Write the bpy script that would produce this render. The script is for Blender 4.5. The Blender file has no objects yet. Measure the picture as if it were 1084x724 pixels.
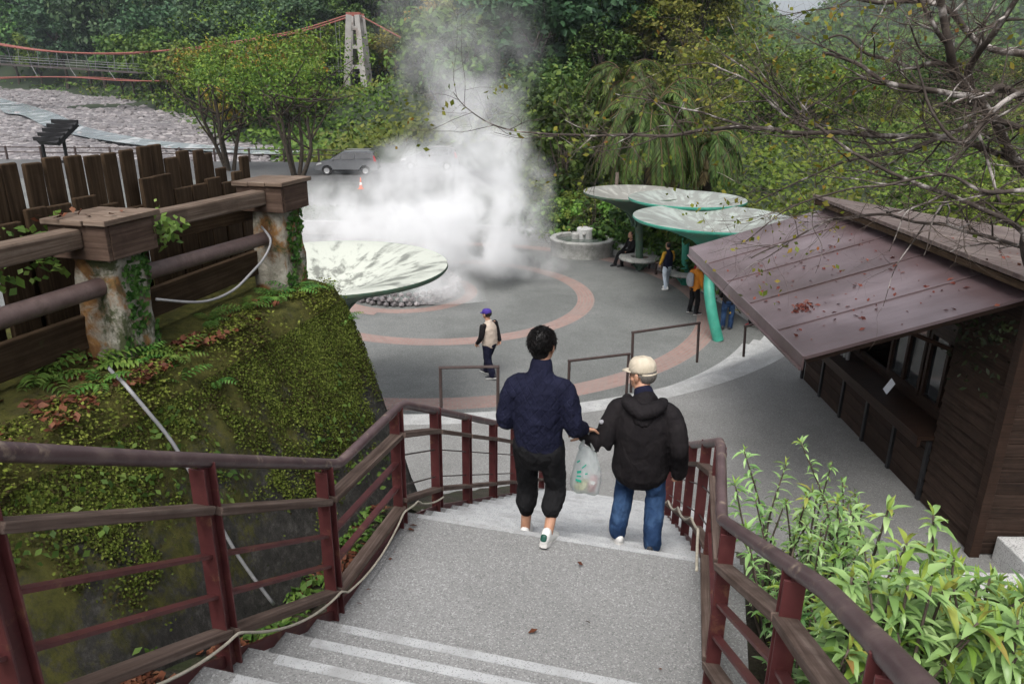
import bpy, bmesh, math, random
import numpy as np
from mathutils import Vector as V, Matrix, noise
RND = random.Random(11)
scene = bpy.context.scene
COL = scene.collection
PI = math.pi
def lerp(a, b, t): return a + (b - a) * t
def sstep(a, b, x):
    t = min(1.0, max(0.0, (x - a) / (b - a))); return t * t * (3 - 2 * t)

# ------------------------------------------------------------------ mesh builder
class MB:
    def __init__(s): s.v = []; s.f = []; s.uv = []; s.m = []
    def add(s, pts, faces, uvs=None, mi=0):
        o = len(s.v); s.v += [tuple(p) for p in pts]
        for k, f in enumerate(faces):
            s.f.append([i + o for i in f]); s.m.append(mi)
            s.uv += uvs[k] if uvs else [(pts[i][0], pts[i][1]) for i in f]
    def beam(s, p0, p1, w, h, up=(0, 0, 1), mi=0, taper=1.0):
        p0, p1 = V(p0), V(p1); d = p1 - p0; L = d.length; d.normalize(); up = V(up)
        x = d.cross(up)
        if x.length < 1e-4: x = d.cross(V((0, 1, 0)))
        x.normalize(); z = x.cross(d).normalized()
        pts = []
        for p, k in ((p0, 1.0), (p1, taper)):
            for a, b in ((-1, -1), (1, -1), (1, 1), (-1, 1)): pts.append(p + x * (a * w / 2 * k) + z * (b * h / 2 * k))
        faces = [(0, 1, 2, 3), (7, 6, 5, 4)]; r = RND.random() * 7
        uvs = [[(0, 0), (w, 0), (w, h), (0, h)], [(0, 0), (w, 0), (w, h), (0, h)]]
        per = [0, w, w + h, 2 * w + h, 2 * w + 2 * h]
        for k in range(4):
            j = (k + 1) % 4; faces.append((k, k + 4, j + 4, j))
            uvs.append([(r, per[k] + r), (r + L, per[k] + r), (r + L, per[k + 1] + r), (r, per[k + 1] + r)])
        s.add(pts, faces, uvs, mi); return s
    def box(s, c, size, rz=0, mi=0):
        c = V(c); dx = V((math.cos(rz), math.sin(rz), 0)) * size[0] / 2
        return s.beam(c - dx, c + dx, size[1], size[2], mi=mi)
    def tube(s, pts, rad, n=8, mi=0, caps=True):
        pts = [V(p) for p in pts]
        if not hasattr(rad, '__len__'): rad = [rad] * len(pts)
        ref = None; L = 0; vv = []; uvrow = []
        for i, p in enumerate(pts):
            t = (pts[min(i + 1, len(pts) - 1)] - pts[max(i - 1, 0)]).normalized()
            if ref is None:
                ref = t.cross(V((0, 0, 1)))
                if ref.length < 1e-3: ref = t.cross(V((0, 1, 0)))
            ref = (ref - t * ref.dot(t)).normalized(); b = t.cross(ref)
            if i: L += (p - pts[i - 1]).length
            uvrow.append(L)
            for k in range(n):
                a = 2 * PI * k / n; vv.append(p + (ref * math.cos(a) + b * math.sin(a)) * rad[i])
        faces = []; uvs = []
        for i in range(len(pts) - 1):
            for k in range(n):
                j = (k + 1) % n; faces.append((i * n + k, i * n + j, (i + 1) * n + j, (i + 1) * n + k))
                c = 2 * PI * rad[i] / n
                uvs.append([(uvrow[i], k * c), (uvrow[i], k * c + c), (uvrow[i + 1], k * c + c), (uvrow[i + 1], k * c)])
        if caps:
            faces.append(tuple(range(n - 1, -1, -1))); uvs.append([(0, 0)] * n)
            e = (len(pts) - 1) * n; faces.append(tuple(range(e, e + n))); uvs.append([(0, 0)] * n)
        s.add(vv, faces, uvs, mi); return s
    def lathe(s, prof, c=(0, 0, 0), n=32, mi=0, a0=0, a1=2 * PI):
        c = V(c); full = abs(a1 - a0 - 2 * PI) < 1e-5; m = n if full else n + 1; vv = []
        for r, z in prof:
            for k in range(m):
                a = a0 + (a1 - a0) * k / n; vv.append(c + V((r * math.cos(a), r * math.sin(a), z)))
        faces = []; uvs = []; L = 0
        for i in range(len(prof) - 1):
            dl = math.hypot(prof[i + 1][0] - prof[i][0], prof[i + 1][1] - prof[i][1]); rr = max(prof[i][0], prof[i + 1][0])
            for k in range(n):
                j = (k + 1) % m; faces.append((i * m + k, i * m + j, (i + 1) * m + j, (i + 1) * m + k))
                u0, u1 = rr * (a1 - a0) * k / n, rr * (a1 - a0) * (k + 1) / n
                uvs.append([(u0, L), (u1, L), (u1, L + dl), (u0, L + dl)])
            L += dl
        s.add(vv, faces, uvs, mi); return s
    def prism(s, poly, fn, mi=0, side_mi=None):
        """poly: list of 2d pts (ccw); fn(a,b,0|1)->3d"""
        n = len(poly); pts = [V(fn(a, b, 0)) for a, b in poly] + [V(fn(a, b, 1)) for a, b in poly]
        faces = [tuple(range(n - 1, -1, -1)), tuple(range(n, 2 * n))]
        uvs = [[poly[i] for i in faces[0]], [poly[i - n] for i in faces[1]]]
        s.add(pts, faces, uvs, mi)
        L = 0; sf = []; su = []
        for i in range(n):
            j = (i + 1) % n; dl = (pts[j] - pts[i]).length; w = (pts[i + n] - pts[i]).length
            sf.append((i, j, j + n, i + n)); su.append([(0, L), (0, L + dl), (w, L + dl), (w, L)]); L += dl
        s.add(pts, sf, su, mi if side_mi is None else side_mi); return s
    def build(s, name, mats, parent=None, smooth=False, bevel=0, auto=None):
        me = bpy.data.meshes.new(name); me.from_pydata(s.v, [], s.f); me.validate(clean_customdata=False)
        if len(me.loops) == len(s.uv):
            uv = me.uv_layers.new(name='UV'); uv.data.foreach_set('uv', np.array(s.uv, dtype=np.float32).ravel())
        if not isinstance(mats, (list, tuple)): mats = [mats]
        for m in mats: me.materials.append(m)
        if len(me.polygons) == len(s.m): me.polygons.foreach_set('material_index', s.m)
        if smooth: me.polygons.foreach_set('use_smooth', [True] * len(me.polygons))
        if auto: me.set_sharp_from_angle(angle=math.radians(auto))
        o = link(name, me, parent)
        if bevel:
            b = o.modifiers.new('bevel', 'BEVEL'); b.width = bevel; b.segments = 2; b.limit_method = 'ANGLE'; b.angle_limit = math.radians(40)
        return o
def link(name, me, parent=None):
    o = bpy.data.objects.new(name, me); COL.objects.link(o)
    if parent: o.parent = parent
    return o
def tag(o, label=None, cat=None, group=None, kind=None):
    if label: o['label'] = label
    if cat: o['category'] = cat
    if group: o['group'] = group
    if kind: o['kind'] = kind
    return o
def thing(name, label, cat, loc=(0, 0, 0), rz=0, group=None):
    o = bpy.data.objects.new(name, None); COL.objects.link(o); o.empty_display_size = .1
    o.location = loc; o.rotation_euler = (0, 0, rz)
    return tag(o, label, cat, group)
def copy_tree(o, parent=None):
    c = o.copy(); COL.objects.link(c)
    if parent: c.parent = parent
    for ch in [x for x in bpy.data.objects if x.parent == o]: copy_tree(ch, c)
    return c

# ------------------------------------------------------------------ leaf clouds (numpy)
def leaf_cloud(pos, nrm, size, rs, aspect=.45, fold=.0):
    """rhombic leaves: base, side, tip, side"""
    n = len(pos); t = rs.normal(size=(n, 3)); nrm = nrm / (np.linalg.norm(nrm, axis=1, keepdims=True) + 1e-9)
    t -= nrm * (t * nrm).sum(1, keepdims=True); t /= np.linalg.norm(t, axis=1, keepdims=True) + 1e-9
    b = np.cross(nrm, t); s = size[:, None]
    v = np.stack([pos - t * s * .5, pos + b * s * aspect * .5 + nrm * s * fold, pos + t * s * .5, pos - b * s * aspect * .5 + nrm * s * fold], 1)
    return v.reshape(-1, 3)
def quads_mesh(name, verts, mats, mi=None, base=None):
    n = len(verts) // 4; me = bpy.data.meshes.new(name)
    me.vertices.add(len(verts)); me.vertices.foreach_set('co', verts.astype(np.float32).ravel())
    me.loops.add(n * 4); me.loops.foreach_set('vertex_index', np.arange(n * 4, dtype=np.int32))
    me.polygons.add(n); me.polygons.foreach_set('loop_start', np.arange(0, n * 4, 4, dtype=np.int32))
    me.polygons.foreach_set('loop_total', np.full(n, 4, dtype=np.int32))
    for m in (mats if isinstance(mats, (list, tuple)) else [mats]): me.materials.append(m)
    if mi is not None: me.polygons.foreach_set('material_index', mi.astype(np.int32))
    me.update(); return me
def sph(n, rs):
    p = rs.normal(size=(n, 3)); return p / np.linalg.norm(p, axis=1, keepdims=True)
def crown_verts(rs, ctr, rad, nclump, nleaf, leaf, shell=.55, aspect=.55, flat=.7):
    """clumps of leaves spread through an uneven ellipsoid"""
    ctr = np.array(ctr); rad = np.array(rad)
    d = sph(nclump, rs); d[:, 2] = d[:, 2] * .9 + .12
    cc = ctr + d * rad * (shell + (1 - shell) * rs.random((nclump, 1))) * (.8 + .35 * rs.random((nclump, 1)))
    cr = rad.mean() * (.2 + .22 * rs.random(nclump))
    P = []; N = []
    for c, r in zip(cc, cr):
        k = max(4, int(nleaf * (.6 + .8 * rs.random()))); u = sph(k, rs)
        P.append(c + u * (r * (.45 + .6 * rs.random((k, 1)))) * np.array([1, 1, flat]))
        N.append(u * .7 + np.array([0, 0, .6]) + rs.normal(size=(k, 3)) * .45)
    P = np.concatenate(P); N = np.concatenate(N)
    return leaf_cloud(P, N, leaf * (.6 + .8 * rs.random(len(P))), rs, aspect, .08), cc

FS = bpy.data.scenes.new('fuse')
# ------------------------------------------------------------------ volume-joined (remeshed) bodies
def catmull(pts, k):
    pts = [V(p) for p in pts]; out = []
    for i in range(len(pts) - 1):
        p0, p1, p2, p3 = pts[max(i - 1, 0)], pts[i], pts[i + 1], pts[min(i + 2, len(pts) - 1)]
        for j in range(k):
            t = j / k; out.append(.5 * ((2 * p1) + (p2 - p0) * t + (2 * p0 - 5 * p1 + 4 * p2 - p3) * t * t + (3 * p1 - p0 - 3 * p2 + p3) * t ** 3))
    out.append(pts[-1]); return out
def sweep(mb, pts, rad, side=(1, 0, 0), n=14, k=4):
    """closed limb with elliptical rings and domed ends; rad items r or (rx, ry)"""
    rad = [(r, r) if not hasattr(r, '__len__') else tuple(r) for r in rad]
    P = catmull(pts, k); RR = [V((a, b, 0)) for a, b in rad]; RR = catmull(RR, k)
    rings = []; side = V(side)
    m = len(P)
    T = [(P[min(i + 1, m - 1)] - P[max(i - 1, 0)]).normalized() for i in range(m)]
    seq = []
    for q in (.97, .8, .45): seq.append((P[0] - T[0] * RR[0].y * q * .9, T[0], RR[0] * math.sqrt(1 - q * q)))
    seq += [(P[i], T[i], RR[i]) for i in range(m)]
    for q in (.45, .8, .97): seq.append((P[-1] + T[-1] * RR[-1].y * q * .9, T[-1], RR[-1] * math.sqrt(1 - q * q)))
    vv = []
    for p, t, r in seq:
        x = side - t * side.dot(t)
        if x.length < .05: x = t.cross(V((0, 0, 1)))
        if x.length < .05: x = t.cross(V((0, 1, 0)))
        x.normalize(); y = t.cross(x)
        for j in range(n):
            a = 2 * PI * j / n; vv.append(p + x * math.cos(a) * r.x + y * math.sin(a) * r.y)
    f = []
    for i in range(len(seq) - 1):
        for j in range(n):
            q = (j + 1) % n; f.append((i * n + j, i * n + q, (i + 1) * n + q, (i + 1) * n + j))
    f.append(tuple(range(n - 1, -1, -1))); e = (len(seq) - 1) * n; f.append(tuple(range(e, e + n)))
    mb.add(vv, f); return mb
def ball(mb, c, r, n=14):
    c = V(c); r = (r, r, r) if not hasattr(r, '__len__') else r; vv = []; f = []; m = n // 2
    for i in range(m + 1):
        th = PI * (i + .02) / (m + .04)
        for j in range(n):
            a = 2 * PI * j / n; vv.append(c + V((r[0] * math.sin(th) * math.cos(a), r[1] * math.sin(th) * math.sin(a), -r[2] * math.cos(th))))
    for i in range(m):
        for j in range(n):
            q = (j + 1) % n; f.append((i * n + j, i * n + q, (i + 1) * n + q, (i + 1) * n + j))
    f.append(tuple(range(n - 1, -1, -1))); e = m * n; f.append(tuple(range(e, e + n)))
    mb.add(vv, f); return mb
def fuse(name, mb, voxel, mats, parent=None, smooth=4, post=None):
    me = bpy.data.meshes.new('tmp'); me.from_pydata(mb.v, [], mb.f); o = bpy.data.objects.new('tmp', me); FS.collection.objects.link(o)
    r = o.modifiers.new('r', 'REMESH'); r.mode = 'VOXEL'; r.voxel_size = voxel
    if smooth:
        s = o.modifiers.new('s', 'SMOOTH'); s.factor = .5; s.iterations = smooth
    dg = FS.view_layers[0].depsgraph; dg.update(); me2 = bpy.data.meshes.new_from_object(o.evaluated_get(dg))
    bpy.data.objects.remove(o); bpy.data.meshes.remove(me)
    me2.name = name; me2.materials.clear()
    for m in (mats if isinstance(mats, (list, tuple)) else [mats]): me2.materials.append(m)
    me2.polygons.foreach_set('use_smooth', [True] * len(me2.polygons))
    if post: post(me2)
    return link(name, me2, parent)
# ------------------------------------------------------------------ materials
class NT:
    def __init__(s, name):
        s.m = bpy.data.materials.new(name); s.m.use_nodes = True; s.t = s.m.node_tree
        s.b = s.t.nodes['Principled BSDF']; s.out = s.t.nodes['Material Output']
    def n(s, typ, **kw):
        nd = s.t.nodes.new(typ); ins = {}
        for k, v in kw.items():
            if k[0] == '_':
                k = k[1:]; ins[int(k) if k.isdigit() else k.replace('__', ' ')] = v
            else: setattr(nd, k, v)
        for k, v in ins.items():
            if hasattr(v, 'is_output'): s.t.links.new(v, nd.inputs[k])
            else: nd.inputs[k].default_value = v
        return nd
    def l(s, a, b): s.t.links.new(a, b)
    def coord(s, kind='Object', stretch=(1, 1, 1)):
        c = s.n('ShaderNodeTexCoord').outputs[kind]
        if tuple(stretch) != (1, 1, 1): c = s.n('ShaderNodeMapping', _Vector=c, _Scale=stretch).outputs[0]
        return c
    def noise(s, c, scale, detail=5, rough=.6, dist=0):
        return s.n('ShaderNodeTexNoise', _Vector=c, _Scale=scale, _Detail=detail, _Roughness=rough, _Distortion=dist).outputs[0]
    def ramp(s, f, stops, interp='LINEAR'):
        r = s.n('ShaderNodeValToRGB', _Fac=f); e = r.color_ramp.elements; r.color_ramp.interpolation = interp
        while len(e) < len(stops): e.new(.5)
        for x, (p, c) in zip(e, stops):
            x.position = p; x.color = (*c, 1) if hasattr(c, '__len__') else (c, c, c, 1)
        return r.outputs[0]
    def mix(s, f, a, b, typ='MIX'):
        m = s.n('ShaderNodeMix', data_type='RGBA', blend_type=typ)
        for i, v in ((0, f), (6, a), (7, b)):
            if hasattr(v, 'is_output'): s.l(v, m.inputs[i])
            elif i == 0: m.inputs[0].default_value = v
            else: m.inputs[i].default_value = (*v, 1) if hasattr(v, '__len__') else (v, v, v, 1)
        return m.outputs[2]
    def math(s, op, a, b=0, c=0, clamp=False):
        m = s.n('ShaderNodeMath', operation=op, use_clamp=clamp)
        for i, v in enumerate((a, b, c)):
            if hasattr(v, 'is_output'): s.l(v, m.inputs[i])
            else: m.inputs[i].default_value = v
        return m.outputs[0]
    def bump(s, h, strength=.3, dist=.01, prev=None):
        b = s.n('ShaderNodeBump', _Strength=strength, _Distance=dist, _Height=h)
        if prev: s.l(prev, b.inputs['Normal'])
        s.l(b.outputs[0], s.b.inputs['Normal']); return b.outputs[0]
    def setc(s, c):
        if hasattr(c, 'is_output'): s.l(c, s.b.inputs['Base Color'])
        else: s.b.inputs['Base Color'].default_value = (*c, 1)
    def p(s, **kw):
        for k, v in kw.items():
            k = k.replace('__', ' ')
            if hasattr(v, 'is_output'): s.l(v, s.b.inputs[k])
            else: s.b.inputs[k].default_value = v
        return s
    def island(s, amt, col):
        r = s.n('ShaderNodeNewGeometry').outputs['Random Per Island']
        v = s.n('ShaderNodeMapRange', _0=r, _3=1 - amt, _4=1 + amt).outputs[0]
        return s.n('ShaderNodeHueSaturation', _Value=v, _Color=col).outputs[0]

def pm(name, stops, scale=5, rough=.7, bump=.2, bscale=None, bdist=.01, kind='Object', stretch=(1, 1, 1), isl=0, spec=.35, metal=0, speck=None, detail=6, stain=None, rvar=.1):
    """noise ramp colour + bump; speck=(col, scale, amount); stain=(col, scale, lo, hi)"""
    t = NT(name); c = t.coord(kind, stretch); f = t.noise(c, scale, detail)
    col = t.ramp(f, stops)
    c0 = t.coord('Object')
    if stain:
        g = t.ramp(t.noise(c0, stain[1], 5, .65, .3), [(stain[2], 0.0), (stain[3], 1.0)]); col = t.mix(g, col, stain[0])
    if speck:
        w = t.n('ShaderNodeTexVoronoi', _Vector=c0, _Scale=speck[1]).outputs['Color']
        k = t.n('ShaderNodeSeparateColor', _0=w).outputs[0]
        g = t.ramp(k, [(1 - speck[2] - .02, 0.0), (1 - speck[2] + .02, 1.0)]); col = t.mix(g, col, speck[0])
    if isl: col = t.island(isl, col)
    t.setc(col)
    rr = t.n('ShaderNodeMapRange', _0=f, _3=rough - rvar, _4=rough + rvar).outputs[0]
    t.p(Roughness=rr, Metallic=metal); t.b.inputs['Specular IOR Level'].default_value = spec
    if bump: t.bump(t.noise(c, bscale or scale * 3, 6), bump, bdist)
    return t.m

def aggregate(name, base, dark, light, stain, s=1.0, wet=.0):
    t = NT(name); c = t.coord('Object')
    v = t.n('ShaderNodeTexVoronoi', _Vector=c, _Scale=70 * s); k = t.n('ShaderNodeSeparateColor', _0=v.outputs['Color'])
    col = t.ramp(k.outputs[0], [(.0, dark), (.25, base), (.75, base), (1, light)])
    v2 = t.noise(c, 170 * s, 3, .7); col = t.mix(.35, col, t.ramp(v2, [(.35, dark), (.5, base), (.7, light)]))
    big = t.ramp(t.noise(c, .35, 6, .6, .6), [(.35, 0.0), (.65, 1.0)]); col = t.mix(t.math('MULTIPLY', big, .8), col, t.mix(1, col, stain, 'MULTIPLY'))
    med = t.ramp(t.noise(c, 2.2, 6, .7, .2), [(.45, 0.0), (.75, 1.0)]); col = t.mix(t.math('MULTIPLY', med, .35), col, t.mix(1, col, stain, 'MULTIPLY'))
    t.setc(col); t.p(Roughness=.8); t.b.inputs['Specular IOR Level'].default_value = .3
    t.bump(v.outputs['Distance'], .35, .004)
    return t.m

def leafmat(name, cols, trans=.25, rough=.55, nscale=.6, spec=.18, isl=.55):
    t = NT(name); r = t.n('ShaderNodeNewGeometry').outputs['Random Per Island']
    oi = t.n('ShaderNodeObjectInfo').outputs['Random']
    f = t.math('ADD', t.math('MULTIPLY', t.noise(t.coord('Object'), nscale, 2), .9), t.math('MULTIPLY', t.math('SUBTRACT', r, .5), isl))
    n = len(cols); col = t.ramp(f, [(.12 + .76 * i / (n - 1), c) for i, c in enumerate(cols)])
    col = t.n('ShaderNodeHueSaturation', _Hue=t.n('ShaderNodeMapRange', _0=oi, _3=.475, _4=.525).outputs[0], _Value=t.n('ShaderNodeMapRange', _0=t.math('FRACT', t.math('MULTIPLY', oi, 7.3)), _3=.7, _4=1.35).outputs[0], _Color=col).outputs[0]
    t.setc(col); t.p(Roughness=rough); t.b.inputs['Specular IOR Level'].default_value = spec
    tr = t.n('ShaderNodeBsdfTranslucent', _Color=col); mx = t.n('ShaderNodeMixShader', _0=trans)
    t.l(t.b.outputs[0], mx.inputs[1]); t.l(tr.outputs[0], mx.inputs[2]); t.l(mx.outputs[0], t.out.inputs[0])
    return t.m

M = {}
M['plaza'] = aggregate('plaza aggregate', (.15, .155, .15), (.06, .062, .06), (.27, .275, .265), (.62, .63, .62), 1.0)
M['landing'] = aggregate('landing aggregate', (.225, .227, .225), (.105, .105, .105), (.43, .43, .43), (.72, .72, .71), 1.9)
M['terrace'] = aggregate('terrace aggregate', (.20, .20, .195), (.09, .09, .085), (.36, .36, .35), (.68, .68, .67), 1.3)
M['nosing'] = pm('pale nosing strip', [(.3, (.30, .31, .315)), (.7, (.39, .40, .405))], 9, .8, .15, 60, stain=((.2, .2, .195), 3, .5, .8), speck=((.22, .22, .22), 190, .12))
M['pale_step'] = pm('pale step concrete', [(.3, (.27, .275, .27)), (.7, (.38, .385, .38))], 4, .8, .15, 60, stain=((.2, .2, .19), 1.5, .5, .8), speck=((.22, .22, .22), 90, .15))
M['concrete'] = pm('weathered concrete', [(.3, (.2, .2, .19)), (.7, (.36, .36, .34))], 3, .85, .3, 40, stain=((.09, .095, .08), 2, .5, .75), speck=((.42, .42, .4), 80, .1))
M['granite'] = pm('pale granite', [(.3, (.36, .36, .35)), (.7, (.48, .48, .47))], 6, .7, .2, 70, speck=((.16, .16, .16), 110, .18))

def brick_ring():
    t = NT('red paver band'); uv = t.coord('UV')
    b = t.n('ShaderNodeTexBrick', _Vector=uv, _Color1=(.205, .115, .095, 1), _Color2=(.265, .16, .135, 1), _Mortar=(.2, .18, .165, 1), _Scale=1.0)
    b.inputs['Mortar Size'].default_value = .012; b.inputs['Brick Width'].default_value = .21; b.inputs['Row Height'].default_value = .105
    c = t.coord('Object'); g = t.ramp(t.noise(c, 1.2, 6, .65, .3), [(.4, 0.0), (.7, 1.0)])
    col = t.mix(t.math('MULTIPLY', g, .7), b.outputs[0], (.19, .155, .14)); t.setc(t.mix(t.ramp(t.noise(c, 60, 3), [(.4, 0.0), (.8, .5)]), col, (.28, .215, .195)))
    t.p(Roughness=.8); t.bump(b.outputs['Fac'], -.25, .004); return t.m
M['brick'] = brick_ring()

def woodm(name, cols, isl=.3, moss=None, rough=.8):
    t = NT(name); uv = t.coord('UV')
    g = t.noise(t.n('ShaderNodeMapping', _Vector=uv, _Scale=(1.6, 42, 1)).outputs[0], 1.0, 6, .65, .4)
    col = t.ramp(g, [(.25 + .5 * i / (len(cols) - 1), c) for i, c in enumerate(cols)])
    c = t.coord('Object'); st = t.ramp(t.noise(c, 5, 6, .65, .4), [(.45, 0.0), (.7, 1.0)])
    col = t.mix(t.math('MULTIPLY', st, .55), col, cols[0])
    if moss:
        mm = t.ramp(t.noise(c, 7, 7, .7, .5), [(moss[1], 0.0), (moss[1] + .1, 1.0)]); col = t.mix(mm, col, moss[0])
    col = t.island(isl, col); t.setc(col); t.p(Roughness=rough); t.b.inputs['Specular IOR Level'].default_value = .12
    t.bump(g, .5, .004, t.bump(t.noise(c, 40, 4), .2, .003)); return t.m
M['wood_dark'] = woodm('wet dark fence wood', [(.018, .011, .006), (.052, .033, .019), (.095, .064, .039)], .35, ((.055, .06, .025), .66))
M['wood_beam'] = woodm('weathered beam wood', [(.045, .03, .022), (.13, .095, .072), (.23, .185, .15)], .2, ((.09, .09, .045), .66))
M['wood_cap'] = woodm('brown post box wood', [(.035, .022, .016), (.085, .056, .042), (.145, .10, .08)], .15)
M['wood_rail'] = woodm('weathered rail plank', [(.05, .033, .026), (.12, .085, .07), (.22, .17, .145)], .25)
M['kiosk_wood'] = woodm('kiosk brown boards', [(.012, .008, .006), (.032, .02, .015), (.06, .039, .029)], .22)
M['counter_wood'] = woodm('kiosk counter wood', [(.012, .007, .005), (.03, .017, .012), (.05, .03, .022)], .1, None, .45)

M['red_metal'] = pm('maroon painted steel', [(.3, (.06, .016, .017)), (.7, (.10, .029, .029))], 9, .5, .12, 60, bdist=.003, stain=((.14, .065, .04), 11, .58, .70), spec=.35)
M['handrail'] = pm('worn brown handrail', [(.3, (.05, .029, .031)), (.55, (.085, .054, .055)), (.75, (.15, .108, .095))], 6, .42, .25, 50, bdist=.003, stain=((.24, .185, .14), 9, .58, .70), spec=.4, kind='Object')
M['dark_rail'] = pm('dark brown steel rail', [(.3, (.035, .024, .022)), (.7, (.06, .04, .036))], 12, .5, .1, 60)
M['log'] = pm('purple brown round rail', [(.3, (.07, .045, .042)), (.7, (.16, .115, .105))], 5, .55, .3, 30, stain=((.05, .035, .028), 5, .5, .7))

def awning():
    t = NT('weathered maroon sheet metal'); c = t.coord('Object')
    n1 = t.noise(c, .7, 6, .55, .3); col = t.ramp(n1, [(.34, (.055, .036, .035)), (.5, (.092, .064, .067)), (.68, (.15, .115, .122))])
    st = t.noise(t.n('ShaderNodeMapping', _Vector=c, _Scale=(.5, 7, .5)).outputs[0], 1.2, 6, .65, .2)
    col = t.mix(t.math('MULTIPLY', t.ramp(st, [(.45, 0.0), (.75, 1.0)]), .45), col, (.07, .04, .038))
    sp = t.ramp(t.noise(c, 16, 5, .7), [(.64, 0.0), (.72, .8)]); col = t.mix(sp, col, (.055, .03, .025))
    t.setc(col); t.p(Roughness=t.n('ShaderNodeMapRange', _0=n1, _3=.42, _4=.24).outputs[0]); t.b.inputs['Specular IOR Level'].default_value = .5
    t.bump(t.noise(c, 3, 4), .12, .03, t.bump(t.noise(c, 60, 4), .15, .003)); return t.m
M['awning'] = awning()
def oldroof():
    t = NT('old streaked roof sheet'); c = t.coord('Object')
    st = t.noise(t.n('ShaderNodeMapping', _Vector=c, _Scale=(.35, 6, .4)).outputs[0], 1.5, 7, .68, .5)
    col = t.ramp(st, [(.3, (.045, .03, .027)), (.5, (.105, .078, .068)), (.72, (.22, .18, .155))])
    b = t.ramp(t.noise(c, .9, 6, .6, .4), [(.45, 0.0), (.68, 1.0)]); col = t.mix(t.math('MULTIPLY', b, .7), col, (.055, .03, .026))
    t.setc(col); t.p(Roughness=.7); w = t.n('ShaderNodeTexWave', bands_direction='Y', _Vector=c, _Scale=2.2).outputs[1]
    t.bump(w, .5, .02, t.bump(t.noise(c, 30, 5), .25, .005)); return t.m
M['oldroof'] = oldroof()

def canopy(name, pale, grime, thr):
    t = NT(name); c = t.coord('Object'); s = t.n('ShaderNodeSeparateXYZ', _0=c)
    a = t.math('ARCTAN2', s.outputs[1], s.outputs[0]); r = t.n('ShaderNodeVectorMath', operation='LENGTH', _0=c).outputs['Value']
    # streaks that run down the funnel: noise in (direction, slow radius)
    u = t.n('ShaderNodeVectorMath', operation='NORMALIZE', _0=c).outputs[0]
    cv = t.n('ShaderNodeVectorMath', operation='ADD', _0=t.n('ShaderNodeVectorMath', operation='SCALE', _0=u, _Scale=3.2).outputs[0], _1=t.n('ShaderNodeVectorMath', operation='SCALE', _0=c, _Scale=.35).outputs[0]).outputs[0]
    n1 = t.noise(cv, 1.3, 7, .66, .35); n2 = t.noise(c, 3, 6, .65, .4)
    k = t.math('ADD', t.math('MULTIPLY', n1, .75), t.math('MULTIPLY', n2, .25)); k = t.math('SUBTRACT', k, t.math('MULTIPLY', r, .035))
    g = t.ramp(k, [(thr, 0.0), (thr + .10, .85)])
    col = t.mix(g, pale, grime); f = t.ramp(t.noise(c, 25, 5, .7), [(.55, 0.0), (.75, .5)]); col = t.mix(f, col, t.mix(.5, pale, grime))
    t.setc(col); t.p(Roughness=.45); t.b.inputs['Specular IOR Level'].default_value = .5
    return t.m
M['canopy_cream'] = canopy('dirty cream canopy top', (.43, .45, .395), (.095, .10, .085), .435)
M['canopy_mint'] = canopy('dirty mint canopy top', (.30, .335, .305), (.17, .175, .16), .36)
M['canopy_grey'] = canopy('grey stained canopy top', (.34, .345, .31), (.17, .165, .15), .32)
M['teal'] = pm('teal green paint', [(.3, (.03, .2, .145)), (.7, (.05, .29, .21))], 4, .45, .06, 40, stain=((.07, .12, .09), 4, .58, .75))
M['dkgreen'] = pm('dark green paint', [(.3, (.03, .065, .045)), (.7, (.06, .11, .075))], 5, .5, .1, 40, stain=((.08, .08, .05), 4, .5, .75))

def mossy():
    t = NT('mossy wet concrete'); c = t.coord('Object'); z = t.n('ShaderNodeSeparateXYZ', _0=c).outputs[2]
    con = t.ramp(t.noise(c, 14, 9, .82, .2), [(.3, (.028, .027, .024)), (.52, (.075, .071, .064)), (.72, (.20, .19, .172))])
    n1 = t.noise(c, 2.0, 8, .68, .6); n2 = t.noise(c, 22, 6, .75)
    k = t.math('ADD', t.math('ADD', t.math('MULTIPLY', n1, .85), t.math('MULTIPLY', n2, .42)), t.math('MULTIPLY', t.math('SUBTRACT', z, 4.6), .30))
    g = t.ramp(k, [(.54, 0.0), (.66, 1.0)])
    ms = t.ramp(t.noise(c, 9, 7, .75, .3), [(.28, (.034, .036, .013)), (.42, (.08, .083, .021)), (.58, (.145, .14, .034)), (.75, (.205, .18, .065))])
    br = t.ramp(t.noise(c, 3.3, 6, .7, .5), [(.56, 0.0), (.68, .7)]); ms = t.mix(br, ms, (.10, .075, .042))
    t.setc(t.mix(g, con, ms)); t.p(Roughness=.92); t.b.inputs['Specular IOR Level'].default_value = .2
    t.bump(t.noise(c, 70, 8, .85), 1.0, .03, t.bump(t.noise(c, 13, 7, .75), .9, .05)); return t.m
M['mossy'] = mossy()
def oldpost():
    t = NT('flaking post concrete'); c = t.coord('Object')
    col = t.ramp(t.noise(c, 9, 7, .7, .3), [(.3, (.15, .13, .10)), (.5, (.30, .28, .23)), (.7, (.42, .40, .35))])
    o = t.ramp(t.noise(c, 4.2, 6, .65, .7), [(.47, 0.0), (.57, 1.0)]); col = t.mix(o, col, t.ramp(t.noise(c, 14, 5), [(.3, (.12, .05, .015)), (.7, (.27, .14, .045))]))
    g = t.ramp(t.noise(t.n('ShaderNodeMapping', _Vector=c, _Location=(5, 3, 1)).outputs[0], 3.6, 7, .7, .6), [(.52, 0.0), (.60, 1.0)]); col = t.mix(g, col, (.05, .06, .022))
    t.setc(col); t.p(Roughness=.9); t.bump(t.noise(c, 24, 7, .75), .8, .015, t.bump(t.noise(c, 5, 4), .6, .04)); return t.m
M['oldpost'] = oldpost()
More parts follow.
